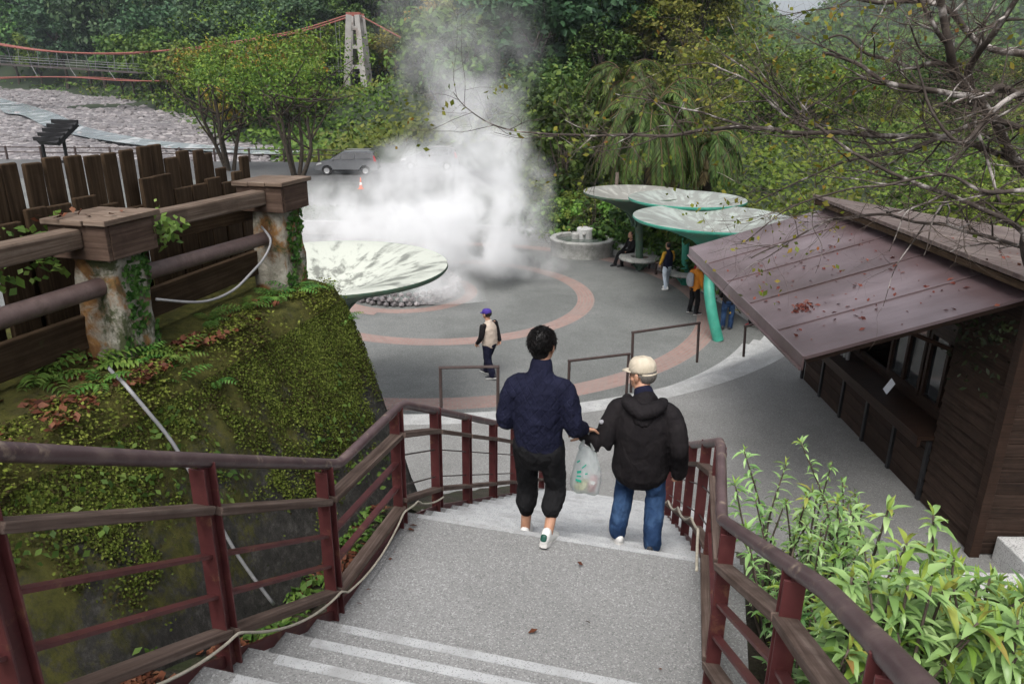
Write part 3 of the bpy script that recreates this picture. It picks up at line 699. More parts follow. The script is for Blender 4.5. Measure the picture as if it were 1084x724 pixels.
# ------------------------------------------------------------------ stair railings
def rail_top(s): return 4.63 + .56 * (-.85 - s) if s < -.85 else (4.65 if s < .1 else zg(s) + .93)
def rail_base(s): return 3.72 + .51 * (-1.02 - s) if s < -1.02 else (3.7 if s < .17 else zg(s) - .02)
def stair_railing(label, tf, sposts, tsgn, rail_top=rail_top, name='stair_railing'):
    r = thing(name, label, 'railing', SO, SRZ)
    P = lambda s, z: V((tf(s), s, z))
    ss = sorted(set([sposts[0], -2.3, -.85, .1, sposts[-1] + .05])); pts = [P(s, rail_top(s)) for s in ss]
    mb = MB()
    # rounded corners where the rail changes slope
    q = [pts[0]]
    for a, b, c in zip(pts, pts[1:], pts[2:]): q += [b.lerp(a, .06 / (b - a).length), b + (a + c - 2 * b) * .012, b.lerp(c, .06 / (c - b).length)]
    q.append(pts[-1]); mb.tube(q, .032, 14); h = mb.build('handrail', M['handrail'], r, smooth=True, auto=50)
    for s in sposts:
        zt, zb = rail_top(s) - .02, rail_base(s) - .05
        mb = MB(); x = tf(s)
        for dy in (-.036, .036): mb.beam((x, s + dy, zb), (x, s + dy, zt), .074, .010, up=(0, 1, 0))
        mb.beam((x, s, zb), (x, s, zt), .009, .061, up=(0, 1, 0)); mb.build('post', M['red_metal'], r, bevel=.002)
    for a, b in zip(sposts, sposts[1:]):
        za, zb_ = rail_base(a), rail_base(b); ha, hb = rail_top(a) - za, rail_top(b) - zb_
        if -1.1 < a < -.9 and abs(b) < .01: pass
        def seg(h, off, e0=.05, e1=.05):
            d = (b - a); return (V((tf(a) + off, a + e0, za + h * ha + (zb_ + h * hb - za - h * ha) * e0 / d)), V((tf(b) + off, b - e1, zb_ + h * hb - (zb_ + h * hb - za - h * ha) * e1 / d)))
        low = a > -.05
        for h in ((.78,) if low else (.78, .17)):
            p, q2 = seg(h, tsgn * .012, .02, .02); j = RND.uniform(-.008, .008); p.z += j; q2.z -= j * .5
            mb = MB(); mb.beam(p, q2, .085, .038); mb.build('plank', M['wood_rail'], r, bevel=.005)
        if low:
            p, q2 = seg(.22, tsgn * .012, .02, .02); mb = MB(); mb.beam(p, q2, .07, .034); mb.build('plank', M['wood_rail'], r, bevel=.005)
        for h in ((.34, .6) if low else (.36, .56)):
            p, q2 = seg(h, 0, .04, .04); mb = MB()
            if low: mb.tube([p, q2], .006, 6)
            else: mb.beam(p, q2, .045, .016)
            mb.build('bar', M['red_metal'] if not low else M['dark_rail'], r)
        p, q2 = seg(.0, 0, 0, 0); p.z += .02; q2.z += .02
        mb = MB(); mb.beam(p, q2, .016, .06); mb.build('bottom_rail', M['red_metal'], r)
    return r
SP = [-3.9, -2.95, -2.0, -1.02, 0.0, .76, 1.56, 2.45, 3.35, 4.2, 5.0]
tl = lambda s: 0.0
def rail_top_r(s): return 4.63 + .49 * (-.85 - s) if s < -.85 else rail_top(s)
def tr(s): return 2.18 + min(.24, max(0, -.85 - s) * .165) - (max(0, s - .15) * .105)
stair_railing('maroon railing on the mossy wall side of the stairs', tl, SP, 1)
stair_railing('maroon railing with worn handrail beside the leafy bush', tr, SP, -1, rail_top_r)
# pale cord tied along the lower planks
def cord(name, label, pts, r=.008, m='rope', k=6, group=None, cat='cord', n=6):
    mb = MB(); mb.tube(catmull(pts, k), r, n); return tag(mb.build(name, M[m], smooth=True), label, cat, group)
pts = []
for i in range(60):
    s = lerp(-3.3, .7, i / 59); u = (s + 2.95) / .95; f = u - math.floor(u)
    pts.append(st(.075, s, rail_base(s) + .19 - .09 * 4 * f * (1 - f)))
cord('cord', 'pale cord sagging along the bottom planks of the wall side railing', pts, .0075, k=2)
pts = []
for i in range(50):
    s = lerp(-.4, 3.4, i / 49); f = (i / 12.5) % 1
    pts.append(st(tr(s) - .08, s, rail_base(s) + .30 - .06 * 4 * f * (1 - f)))
cord('cord', 'yellowish cord looped on the lower flight of the bush side railing', pts, .010, k=2)

# ------------------------------------------------------------------ wooden fence on the wall
fence = thing('timber_rail_fence', 'weathered timber rail fence with stained concrete posts on the mossy wall', 'fence', SO, SRZ)
def post(t, s, zt=5.82):
    mb = MB(); n = 5
    rings = []
    for k in range(11):
        u = k / 10; w = lerp(.150, .128, u); z = lerp(5.05, zt + .05, u); ring = []
        for e in range(4):
            for q in range(n):
                f = q / n; c = [(-1, -1), (1, -1), (1, 1), (-1, 1)]; a, b = c[e], c[(e + 1) % 4]
                x, y = lerp(a[0], b[0], f) * w, lerp(a[1], b[1], f) * w
                d = noise.fractal(V((x * 6 + t * 9, y * 6 + s, z * 5)), .9, 2, 4) * .018
                rr = math.hypot(x, y); kk = 1 + d / w - .06 * max(0, rr / w - 1.2); ring.append((t + x * kk, s + y * kk, z))
        rings.append(ring)
    m = 4 * n; v = [p for r in rings for p in r]
    mb.add(v, [(i * m + k, i * m + (k + 1) % m, (i + 1) * m + (k + 1) % m, (i + 1) * m + k) for i in range(10) for k in range(m)])
    p = mb.build('post', M['oldpost'], fence, smooth=True)
    cw = .36
    mb = MB()
    for dx, dy, rz in ((0, -cw / 2, 0), (0, cw / 2, 0), (-cw / 2, 0, PI / 2), (cw / 2, 0, PI / 2)):
        mb.box((t + dx, s + dy, zt + .105), (cw - (.03 if rz else -.02), .028, .19), rz)
    mb.build('cap_box', M['wood_cap'], p, bevel=.004)
    mb = MB()
    for k in (-1, 0, 1): mb.box((t + k * .145, s + RND.uniform(-.006, .006), zt + .218 + .004 * k), (.14, .44, .032))
    mb.build('cap_board', M['wood_beam'], p, bevel=.006)
T1P, S1P, T2P, S2P = -1.37, -.86, -1.3, .8
post(T1P, S1P); post(T2P, S2P)
def fpart(name, p, q, w, h, m, bev=.008): mb = MB(); mb.beam(p, q, w, h); return mb.build(name, M[m], fence, bevel=bev)
fpart('top_beam', (T1P, S1P + .19, 5.95), (T2P, S2P - .19, 5.94), .12, .11, 'wood_beam', .015)
fpart('top_beam', (T1P - .16, S1P - 3.2, 5.96), (T1P - .02, S1P - .19, 5.95), .12, .11, 'wood_beam', .015)
mb = MB(); mb.tube([(T1P + .02, S1P, 5.66), (T2P, S2P, 5.62)], .05, 14); mb.build('round_rail', M['log'], fence, smooth=True, auto=40)
mb = MB(); mb.tube([(T1P - .1, S1P - 3.2, 5.66), (T1P + .03, S1P - .1, 5.66)], .053, 14); mb.build('round_rail', M['log'], fence, smooth=True, auto=40)
fpart('lower_plank', (T1P - .12, S1P + .1, 5.40), (T2P - .13, S2P - .1, 5.42), .05, .19, 'wood_dark')
fpart('lower_plank', (T1P - .35, S1P - 3.2, 5.36), (T1P - .12, S1P, 5.38), .05, .2, 'wood_dark')
fpart('back_plank', (T1P - .30, S1P + .1, 5.82), (T2P - .26, S2P + .1, 5.80), .05, .17, 'wood_dark')

pk = thing('picket_fence', 'dark wet picket fence of uneven boards behind the timber rail', 'fence', SO, SRZ)
s = -3.6; i = 0
while s < 1.45:
    w = RND.uniform(.10, .125); h = 6.33 + .05 * noise.noise(V((s * 2.1, 4, 2))) + RND.uniform(-.035, .03) - .17 * sstep(.1, 1.3, s) + (-.09 if RND.random() < .15 else 0)
    mb = MB(); lean = RND.uniform(-.02, .02)
    tt = -1.86 + RND.uniform(-.01, .01)
    mb.beam((tt, s, 5.12), (tt + lean * .3, s + lean, h), w, .034, up=(-1, 0, 0)); mb.build('picket', M['wood_dark'], pk, bevel=.01)
    s += w + RND.uniform(.024, .045); i += 1
s = -3.6
while s < 1.4:
    w = RND.uniform(.13, .2); h = 6.09 + RND.uniform(-.08, .06) - .08 * sstep(.5, 1.3, s)
    if RND.random() < .82:
        mb = MB(); mb.beam((-1.77, s, 5.12), (-1.77, s + RND.uniform(-.012, .012), h), w, .034, up=(-1, 0, 0)); mb.build('low_board', M['wood_dark'], pk, bevel=.008)
    s += w + RND.uniform(.008, .03)
for z in (5.5, 5.92): mb = MB(); mb.beam((-1.815, -3.7, z), (-1.815, 1.45, z - .02), .05, .09); mb.build('fence_rail', M['wood_dark'], pk)

# conduits over the wall
pts = [(-1.5, -.66, 5.62), (-1.48, -.80, 5.30), (-1.30, -1.08, 5.235), (-.98, -1.31, 5.23), (-.86, -1.32, 5.10), (-.79, -1.29, 4.96), (-.73, -1.28, 4.84), (-.60, -1.28, 4.57), (-.46, -1.25, 4.2), (-.3, -1.2, 3.86)]
cord('conduit', 'pale grey conduit running down over the mossy wall', [st(*p) for p in pts], .0105, 'pipe_grey', 5, cat='pipe', n=10)
pts = [(T1P + .15, S1P + .15, 5.52), (-1.1, -.45, 5.44), (-1.09, -.15, 5.43), (-1.1, .1, 5.49), (-1.11, .3, 5.56), (-1.12, .42, 5.66), (-1.3, .6, 5.72)]
cord('cable', 'pale grey cable looping between the two concrete fence posts', [st(*p) for p in pts], .009, 'pipe_grey', 6, cat='cable')

# floodlight beyond the fence
fl = thing('floodlight', 'black ribbed floodlight standing beyond the picket fence', 'floodlight', (-7.2, 12, 0), -.3)
mb = MB(); mb.tube([(0, 0, 0), (0, 0, 5.5)], .05, 8); mb.build('pole', M['blackplastic'], fl, smooth=True)
mb = MB(); mb.beam((-.22, 0, 5.5), (.22, 0, 5.5), .05, .04); mb.beam((-.22, 0, 5.5), (-.22, .0, 5.85), .03, .04); mb.beam((.22, 0, 5.5), (.22, 0, 5.85), .03, .04); mb.build('bracket', M['blackplastic'], fl)
mb = MB(); d = V((.0, .75, .52)).normalized()
mb.beam(V((.03, -.12, 5.78)), V((.1, .25, 6.06)), .52, .07); mb.build('housing', M['blackplastic'], fl, bevel=.01)
for k in range(5): mb = MB(); p = V((.03, -.12, 5.78)).lerp(V((.1, .25, 6.06)), .06 + k * .22) + V((0, -.03, .05)); mb.beam(p + V((-.26, 0, 0)), p + V((.26, 0, .0)), .03, .06); mb.build('fin', M['blackplastic'], fl)
# roadside guard railing by the river
gr = thing('guard_railing', 'thin brown guard railing along the river side of the road', 'railing', (-30, 63.9, 0))
for k in range(15): x = -24 + 2.9 * k; mb = MB(); mb.box((x, 0, .55), (.13, .13, 1.1)); mb.build('post', M['dark_rail'], gr)
for z in (1.0, .6): mb = MB(); mb.beam((-24, .0, z), (16.6, 0, z), .06, .08); mb.build('rail', M['dark_rail'], gr)

# step handrails by the plaza
def frame_rail(name, label, a, b, ta, tb, group='step handrails above the plaza'):
    a, b, ta, tb = V(a), V(b), V(ta), V(tb); r = thing(name, label, 'handrail', a, 0, group)
    mb = MB(); mb.tube([a - a, (ta - a)], .03, 8); mb.build('post', M['dark_rail'], r, smooth=True, auto=40)
    mb = MB(); mb.tube([b - a, (tb - a)], .03, 8); mb.build('post', M['dark_rail'], r, smooth=True, auto=40)
    mb = MB(); d = (tb - ta).normalized() * .028; mb.tube([ta - a - d, tb - a + d], .03, 8); mb.build('top_rail', M['dark_rail'], r, smooth=True, auto=40)
frame_rail('step_handrail', 'dark handrail past the navy jacket man and the stair foot', (-1.3, 12.63, .94), (-.25, 12.61, .94), (-1.3, 12.63, 1.83), (-.25, 12.61, 1.87))
frame_rail('step_handrail', 'low dark handrail between the two walking men', (1.17, 14.17, .45), (2.46, 14.72, .45), (1.17, 14.17, 1.4), (2.46, 14.72, 1.36))
frame_rail('step_handrail', 'taller dark handrail on the pale steps beyond the cream cap', (2.57, 14.8, .45), (4.08, 15.37, .94), (2.53, 14.8, 1.81), (4.04, 15.37, 1.85))
frame_rail('step_handrail', 'dark handrail half hidden behind the kiosk awning corner', (5.22, 15.76, .94), (6.2, 16.2, .94), (5.18, 15.76, 1.66), (6.15, 16.2, 1.75))
# ------------------------------------------------------------------ mushroom canopies
def canopy_thing(label, c, zr, R, top, under, base, seat=True, curve=None, cr=.15, tilt=(0, 0)):
    r = thing('mushroom_canopy', label, 'canopy', (base[0], base[1], 0), 0, 'round funnel canopies round the plaza')
    dx, dy = c[0] - base[0], c[1] - base[1]
    prof_t = [(.07, -.62), (.25, -.56), (.5, -.46), (.9, -.32), (1.4, -.17), (1.9, -.045), (2.24, .0), (2.29, -.005)]
    f = R / 2.29; prof_t = [(a * f, b) for a, b in prof_t]
    mb = MB(); mb.lathe(prof_t, (0, 0, 0), 72)
    o = mb.build('canopy_top', M[top], r, smooth=True); o.location = (dx, dy, zr); o.rotation_euler = (tilt[0], tilt[1], 0)
    prof_u = [(R, -.006), (R + .012, -.05), (R - .03, -.10), (R * .8, -.2), (R * .5, -.42), (.32, -.78), (.2, -.98)]
    mb = MB(); mb.lathe(prof_u, (0, 0, 0), 72); u = mb.build('canopy_underside', M[under], r, smooth=True); u.location = (dx, dy, zr); u.rotation_euler = (tilt[0], tilt[1], 0)
    pts = curve or [(dx, dy, zr - .85), (dx * .6, dy * .6, zr * .6), (dx * .2, dy * .2, zr * .25), (0, 0, 0)]
    P = catmull(pts, 6); rad = [cr * (1.0 + .25 * (1 - k / (len(P) - 1)) ** 6) for k in range(len(P))]
    mb = MB(); mb.tube(P, rad, 16); mb.build('column', M[under], r, smooth=True, auto=60)
    for k in range(6):
        a = k * PI / 3 + .3; mb = MB()
        q = [(dx + .13 * math.cos(a), dy + .13 * math.sin(a), zr - 1.25), (dx + .22 * math.cos(a), dy + .22 * math.sin(a), zr - .95), (dx + .75 * math.cos(a) * f, dy + .75 * math.sin(a) * f, zr - .50), (dx + 1.5 * math.cos(a) * f, dy + 1.5 * math.sin(a) * f, zr - .24)]
        q = catmull(q, 4); mb.tube(q, [.055] * (len(q) - 4) + [.04, .03, .02, .01], 6); mb.build('rib', M[under], r, smooth=True)
    if seat:
        mb = MB(); mb.lathe([(.36, .42), (.78, .42), (.80, .45), (.80, .50), (.78, .52), (.36, .52), (.34, .5), (.34, .44), (.36, .42)], (0, 0, 0), 48); mb.build('ring_seat', M['concrete'], r, smooth=True, auto=40)
        for k in range(5): a = k * 2 * PI / 5; mb = MB(); mb.beam((.13 * math.cos(a), .13 * math.sin(a), .08), (.5 * math.cos(a), .5 * math.sin(a), .43), .05, .07); mb.build('seat_bracket', M[under], r)
    return r
canopy_thing('dirty cream funnel canopy rising beside the mossy wall', (-3.5, 14.0), 3.40, 2.24, 'canopy_cream', 'dkgreen', (-3.4, 13.9), False, None, .17)
canopy_thing('stained mint canopy on a thick bent teal leg by the awning', (5.75, 21.4), 3.1, 2.29, 'canopy_mint', 'teal', (5.72, 19.55), False, [(.03, 1.85, 2.3), (-.05, 1.2, 2.1), (-.28, .5, 1.5), (-.22, .15, .8), (.0, 0, 0)], .15)
canopy_thing('stained mint canopy on the teal column with pink things on its seat', (5.75, 24.9), 3.12, 1.92, 'canopy_mint', 'teal', (6.05, 25.5), True, None, .13)
canopy_thing('dull grey green canopy farthest along the curved wall', (4.55, 27.6), 2.92, 1.98, 'canopy_grey', 'dkgreen', (4.8, 27.6), True, None, .14)

# ------------------------------------------------------------------ fountain, bench, curved wall, spring
ft = thing('fountain_basin', 'round grey stone fountain basin against the curved wall', 'fountain', (2.85, 30.4, 0))
mb = MB(); mb.lathe([(1.28, 0), (1.30, .5), (1.33, .55), (1.33, .63), (1.30, .66), (1.10, .66), (1.07, .63), (1.05, .35)], (0, 0, 0), 56); mb.build('basin', M['concrete'], ft, smooth=True, auto=35)
mb = MB(); mb.lathe([(.01, .52), (1.07, .52)], (0, 0, 0), 40); mb.build('water', M['pool'], ft)
mb = MB(); mb.lathe([(.34, .3), (.34, .92), (.30, .96), (.01, .96)], (.15, .55, 0), 28); sp = mb.build('spout_block', M['granite'], ft, smooth=True, auto=35)
mb = MB(); mb.tube([(.1, .22, .78), (.06, .05, .74)], .06, 8); mb.build('spout', M['concrete'], sp, smooth=True)
mb = MB(); mb.lathe([(.16, .5), (.17, .72), (.13, .76), (.01, .76)], (-.25, .4, 0), 14); mb.build('stone_cup', M['concrete'], ft, smooth=True, auto=35)
WP = catmull([(-2.6, 34.0, 0), (0.2, 33.2, 0), (1.6, 32.5, 0), (2.6, 31.95, 0), (3.7, 30.9, 0), (4.8, 29.4, 0), (5.8, 27.4, 0), (6.5, 25.3, 0), (7.0, 23.0, 0), (7.4, 20.5, 0), (7.5, 18.5, 0)], 6)
mb = MB(); vv = []
for i, p in enumerate(WP):
    t = (WP[min(i + 1, len(WP) - 1)] - WP[max(i - 1, 0)]).normalized(); nn = V((t.y, -t.x, 0))
    vv += [p - nn * .2 + V((0, 0, -.1)), p - nn * .2 + V((0, 0, .52)), p + nn * .22 + V((0, 0, .52)), p + nn * .22 + V((0, 0, -.1))]
n = len(WP); mb.add(vv, [(i * 4 + k, i * 4 + 4 + k, i * 4 + 4 + (k + 1) % 4, i * 4 + (k + 1) % 4) for i in range(n - 1) for k in range(4)] + [(3, 2, 1, 0), (n * 4 - 4, n * 4 - 3, n * 4 - 2, n * 4 - 1)])
tag(mb.build('curved_wall', M['pale_step'], bevel=.015), 'low pale concrete wall curving behind the fountain and canopies', 'wall')
bn = thing('long_bench', 'dark grey slatted bench along the low curved wall', 'bench', (5.25, 27.35, 0), math.radians(-63))
mb = MB()
for k in range(3): mb.box((0, -.14 + k * .14, .45), (2.6, .12, .05))
mb.build('seat', M['greywood'] if 'greywood' in M else M['wood_rail'], bn, bevel=.006)
for x in (-1.1, -.4, .4, 1.1):
    for y in (-.15, .15): mb = MB(); mb.box((x, y, .215), (.06, .06, .43)); mb.build('leg', M['dark_rail'], bn)
sp = thing('spring_pool', 'steaming hot spring pool with a rough stone rim', 'pool', (-3.6, 24.2, 0))
mb = MB(); mb.lathe([(.01, .12), (1.62, .12)], (0, 0, 0), 40); mb.build('water', M['pool'], sp)
mb = MB()
for k in range(46):
    for l in range(3):
        a = k * 2 * PI / 46 + l * .07; r = 1.72 + .05 * math.sin(k * 3.1 + l); s = RND.uniform(.10, .16)
        mb.add([(r * math.cos(a) + v[0] * s, r * math.sin(a) + v[1] * s, .08 + l * .15 + v[2] * s * .8) for v in ico], icf)
mb.build('stone_rim', M['rock'], sp)
# green hedge and low wall by the road
hd = MB(); hd.beam((-10.8, 34.0, .3), (-7.4, 33.8, .3), .35, .6); tag(hd.build('planter_wall', M['pale_step'], bevel=.02), 'pale low planter wall under the clipped hedge', 'wall')
rs = np.random.default_rng(3); P = rs.random((3200, 3)) * np.array([3.4, 1.0, .75]) + np.array([-10.8, 34.3, .35])
tag(link('hedge', quads_mesh('hedge', leaf_cloud(P, rs.normal(size=P.shape) + np.array([0, 0, .6]), .10 * (.6 + .8 * rs.random(len(P))), rs, .6), M['leaf_mid'])), 'clipped green hedge behind the cream canopy', 'hedge')
mb = MB(); mb.lathe([(.0, .72), (.03, .72), (.05, .5), (.12, .06), (.13, .04)], (0, 0, 0), 18); cone = thing('traffic_cone', 'small orange traffic cone in the steam below the car', 'cone', (-9.8, 48.5, 0)); mb.build('cone_body', M['orange_plastic'], cone, smooth=True)
mb = MB(); mb.box((0, 0, .02), (.36, .36, .04)); mb.build('base', M['orange_plastic'], cone); mb = MB(); mb.lathe([(.062, .42), (.092, .26)], (0, 0, .0), 18); o = mb.build('band', M['white_paint'], cone, smooth=True); o.scale = (1.03, 1.03, 1)

# ------------------------------------------------------------------ kiosk
kx, ky0, ky1 = 6.06, 8.33, 14.4
k = thing('kiosk', 'dark wooden kiosk with counter and weathered sheet metal awning', 'kiosk', (0, 0, 0))
def kp(name, fn, m, bev=.004, par=None, **kw): mb = MB(); fn(mb); return mb.build(name, M[m], par or k, bevel=bev, **kw)
def f(mb):
    y = 9.72
    while y < ky1 - .02:
        y2 = min(y + .95, ky1)
        for z in range(5): mb.box((kx + .03, (y + y2) / 2, TZ + .10 + z * .195), (.04, y2 - y - .008, .188))
        y = y2
kp('front_boards', f, 'kiosk_wood')
y = 9.72
while y < ky1 + .1:
    kp('batten', lambda mb: mb.box((kx - .005, y, TZ + .5), (.05, .07, 1.0)), 'blackplastic'); y += .95
kp('counter', lambda mb: (mb.box((kx + .05, (9.65 + ky1) / 2, 1.985), (.56, ky1 - 9.65, .07)), mb.box((kx - .2, (9.65 + ky1) / 2, 1.90), (.05, ky1 - 9.65, .10))), 'counter_wood', .008)
def f(mb):
    z = TZ + .02
    while z < 4.2: mb.beam((kx + .02, ky0 + .06, z + .085), (kx + .02, 9.66, z + .085), .03, .172, up=(.12, 0, 1)); z += .178
kp('front_siding', f, 'kiosk_wood')
def f(mb):
    z = TZ + .02
    while z < 4.3: mb.beam((kx + .06, ky0 + .02, z + .085), (kx + 7.2 - max(0, z - 3.5) * 4, ky0 + .02, z + .085), .03, .172, up=(0, -.12, 1)); z += .178
kp('end_siding', f, 'kiosk_wood')
kp('corner_post', lambda mb: mb.box((kx + .01, ky0 + .02, 2.65), (.13, .13, 3.4)), 'counter_wood')
kp('inner_wall', lambda mb: (mb.box((8.9, 11.4, 2.3), (.1, 6.0, 2.7)), mb.box((9.6, ky1 + .02, 2.3), (7.0, .1, 2.7)), mb.box((9.6, 11.4, TZ + .03), (7.0, 6.0, .05)), mb.box((7.5, 9.68, 2.6), (2.7, .05, 3.2))), 'kiosk_wood')
kp('front_wall', lambda mb: (mb.box((6.42, (9.7 + ky1) / 2, 2.08), (.06, ky1 - 9.7, .16)), mb.box((6.42, (9.7 + ky1) / 2, 3.72), (.06, ky1 - 9.7, .9))), 'counter_wood')
for i in range(2):
    y0 = 9.75 + i * 1.08
    fr = kp('window', lambda mb: [mb.box((6.42, yy, 2.7), (.07, .07, 1.14)) for yy in (y0 + .035, y0 + .52, y0 + 1.0)] + [mb.box((6.42, y0 + .52, zz), (.068, .98, .06)) for zz in (2.19, 3.24)], 'counter_wood')
    for yy in (y0 + .28, y0 + .76): kp('pane', lambda mb: mb.box((6.44, yy, 2.7), (.012, .43, .98)), 'glass_dark', 0, fr)
for yy in (12.9, 14.3): kp('front_post', lambda mb: mb.box((6.42, yy, 2.7), (.09, .09, 1.2)), 'counter_wood')
kp('shelf', lambda mb: [mb.box((8.6, 12.6, z), (.45, 3.2, .04)) for z in (1.7, 2.3, 2.9)], 'counter_wood')
for yy, zz in ((13.1, 2.32), (13.4, 2.32), (13.6, 2.32), (12.4, 2.92), (12.7, 2.92)):
    pass
ax0, ax1, az0, az1, ay0, ay1 = 3.5, 6.35, 3.70, 4.585, 8.36, 14.5
kp('awning', lambda mb: mb.prism([(ax0, az0), (ax1, az1), (ax1, az1 - .04), (ax0 + .01, az0 - .04)][::-1], lambda a, b, t: (a, lerp(ay0, ay1, t), b)), 'awning', .004)
kp('awning_fascia', lambda mb: (mb.beam((ax0 - .012, ay0, az0 - .085), (ax0 - .012, ay1, az0 - .085), .024, .18), mb.beam((ax0 - .03, ay0, az0 - .165), (ax0 - .03, ay1, az0 - .165), .05, .03)), 'awning', .004)
sl = (az1 - az0) / (ax1 - ax0)
for y in (9.35, 10.6, 11.85, 13.1): kp('sheet_seam', lambda mb: mb.beam((ax0 + .01, y, az0 + .012), (ax1 - .02, y, az1 + .006), .045, .016), 'awning', .004)
for y in (8.5, 10.4, 12.4, 14.35): kp('awning_rafter', lambda mb: mb.beam((ax0 + .06, y, az0 - .085), (ax1, y, az1 - .105), .07, .09), 'counter_wood')
for y in (9.72, 12.0, 14.3): kp('awning_strut', lambda mb: mb.beam((kx + .30, y, 3.2), (ax0 + 1.1, y, az0 + .22), .06, .06), 'counter_wood')
kp('main_roof', lambda mb: mb.prism([(5.8, 4.74), (13.4, 3.56), (13.4, 3.50), (5.8, 4.68)][::-1], lambda a, b, t: (a, lerp(8.1, 14.6, t), b)), 'oldroof', .004)
kp('roof_fascia', lambda mb: (mb.beam((5.84, 8.12, 4.615), (5.84, 14.58, 4.615), .035, .09), mb.beam((5.86, 14.58, 4.60), (13.3, 14.58, 3.445), .04, .13)), 'wood_dark')
kp('white_conduit', lambda mb: mb.beam((6.2, 8.25, 4.30), (7.6, 8.25, 4.33), .05, .06), 'white_paint')
tag(kp('price_card', lambda mb: mb.beam((6.10, 11.25, 2.03), (6.18, 11.2, 2.24), .16, .006, up=(-1, 0, .3)), 'note', 0, None), None)
for q, (yy, r_) in enumerate(((12.75, .035), (12.87, .03), (12.98, .035), (13.15, .04), (13.3, .03))):
    j = MB(); j.lathe([(0, 0), (r_, 0), (r_, .13), (r_ * .6, .16), (r_ * .6, .19), (0, .19)], (0, 0, 0), 14); o = j.build('condiment_jar', M['granite'] if q % 2 else M['pipe_grey'], smooth=True, auto=40); o.location = (6.12, yy, 2.022)
    tag(o, 'small pale condiment jar standing on the far end of the kiosk counter', 'jar', 'condiment jars on the kiosk counter')
# ------------------------------------------------------------------ trees
def tree_mesh_crown(seed, rx, rz, nclump, nleaf, leaf, mats, aspect=.6, shell=.55):
    rs = np.random.default_rng(seed); v, cc = crown_verts(rs, (0, 0, 0), (rx, rx, rz), nclump, nleaf, leaf, shell, aspect)
    return quads_mesh('crown', v, mats), cc
def make_trunk(mb, h, r, cc, zc, rs, nlimb=9, lean=(0, 0), stems=1):
    for q in range(stems):
        a = rs.random() * 6.28; l = (.9 if stems > 1 else 0); top = V((lean[0] + l * math.cos(a) * h * .22, lean[1] + l * math.sin(a) * h * .22, zc))
        base = V((.25 * l * math.cos(a), .25 * l * math.sin(a), -.4)); P = catmull([base, base.lerp(top, .35) + V((rs.normal() * .12, rs.normal() * .12, 0)), base.lerp(top, .7) + V((rs.normal() * .25, rs.normal() * .25, 0)), top], 4)
        mb.tube(P, [lerp(r, r * .3, (i / (len(P) - 1)) ** .8) for i in range(len(P))], 7)
        for k in range(nlimb):
            c = V(cc[rs.integers(len(cc))]) + V((0, 0, zc)); u = .35 + .6 * rs.random(); p = P[int(u * (len(P) - 1))]; m = p.lerp(c, .5) + V((rs.normal() * .3, rs.normal() * .3, -.2))
            mb.tube(catmull([p, m, c], 3), [r * .4, r * .36, r * .32, r * .28, r * .22, r * .15, r * .06], 5)
KINDS = {}
def tree_kind(name, label, seed, rx, rz, nclump, nleaf, leaf, mat, h, tr, group, stems=1, shell=.55, nlimb=9, aspect=.6):
    rs = np.random.default_rng(seed); r = thing(name, label, 'tree', (0, 0, 0), 0, group)
    me, cc = tree_mesh_crown(seed, rx, rz, nclump, nleaf, leaf, M[mat], aspect, shell); c = link('crown', me, r); c.location = (0, 0, h - rz * .9)
    mb = MB(); make_trunk(mb, h, tr, cc, h - rz * .9, rs, nlimb, stems=stems); mb.build('trunk', M['bark'], r, smooth=True)
    KINDS[name] = [r, 0]; return r
HG = 'forest trees on the hillside'
specs = [('broadleaf_tree', 'dark green broadleaf tree in the hillside forest', 3.9, 3.7, 46, 70, .62, 'leaf_dark', 9.5, .25),
         ('dense_tree', 'mid green dense tree in the hillside forest', 3.6, 3.3, 44, 70, .58, 'leaf_mid', 8.5, .22),
         ('bluish_tree', 'bluish dark green tree in the hillside forest', 4.1, 4.6, 50, 68, .62, 'leaf_blue', 11.5, .28),
         ('olive_tree', 'olive green loose tree in the hillside forest', 3.5, 3.3, 38, 62, .55, 'leaf_olive', 8.5, .2),
         ('lush_tree', 'bright green leafy tree in the hillside forest', 3.4, 2.9, 40, 66, .52, 'leaf_bright', 7.5, .2),
         ('yellowing_tree', 'yellowing autumn tree in the hillside forest', 3.5, 2.9, 40, 66, .50, 'leaf_gold', 8.0, .2)]
for i, (nm, lb, rx, rz, nc, nl, lf, mt, h, tr_) in enumerate(specs): tree_kind(nm, lb, 40 + i, rx, rz, nc, nl, lf, mt, h, tr_, HG)
def place(name, x, y, z, s, rz, sz=1.0, label=None, group=None):
    r, used = KINDS[name]; o = r if not used else copy_tree(r); KINDS[name][1] += 1
    o.location = (x, y, z); o.rotation_euler = (0, 0, rz); o.scale = (s, s, s * sz)
    if label: o['label'] = label
    if group: o['group'] = group
    return o
rr = random.Random(4); placed = []; tries = 0
def free(x, y, d): return all((x - a) ** 2 + (y - b) ** 2 > d * d * (.5 + .5 * math.hypot(x, y) / 150) for a, b in placed)
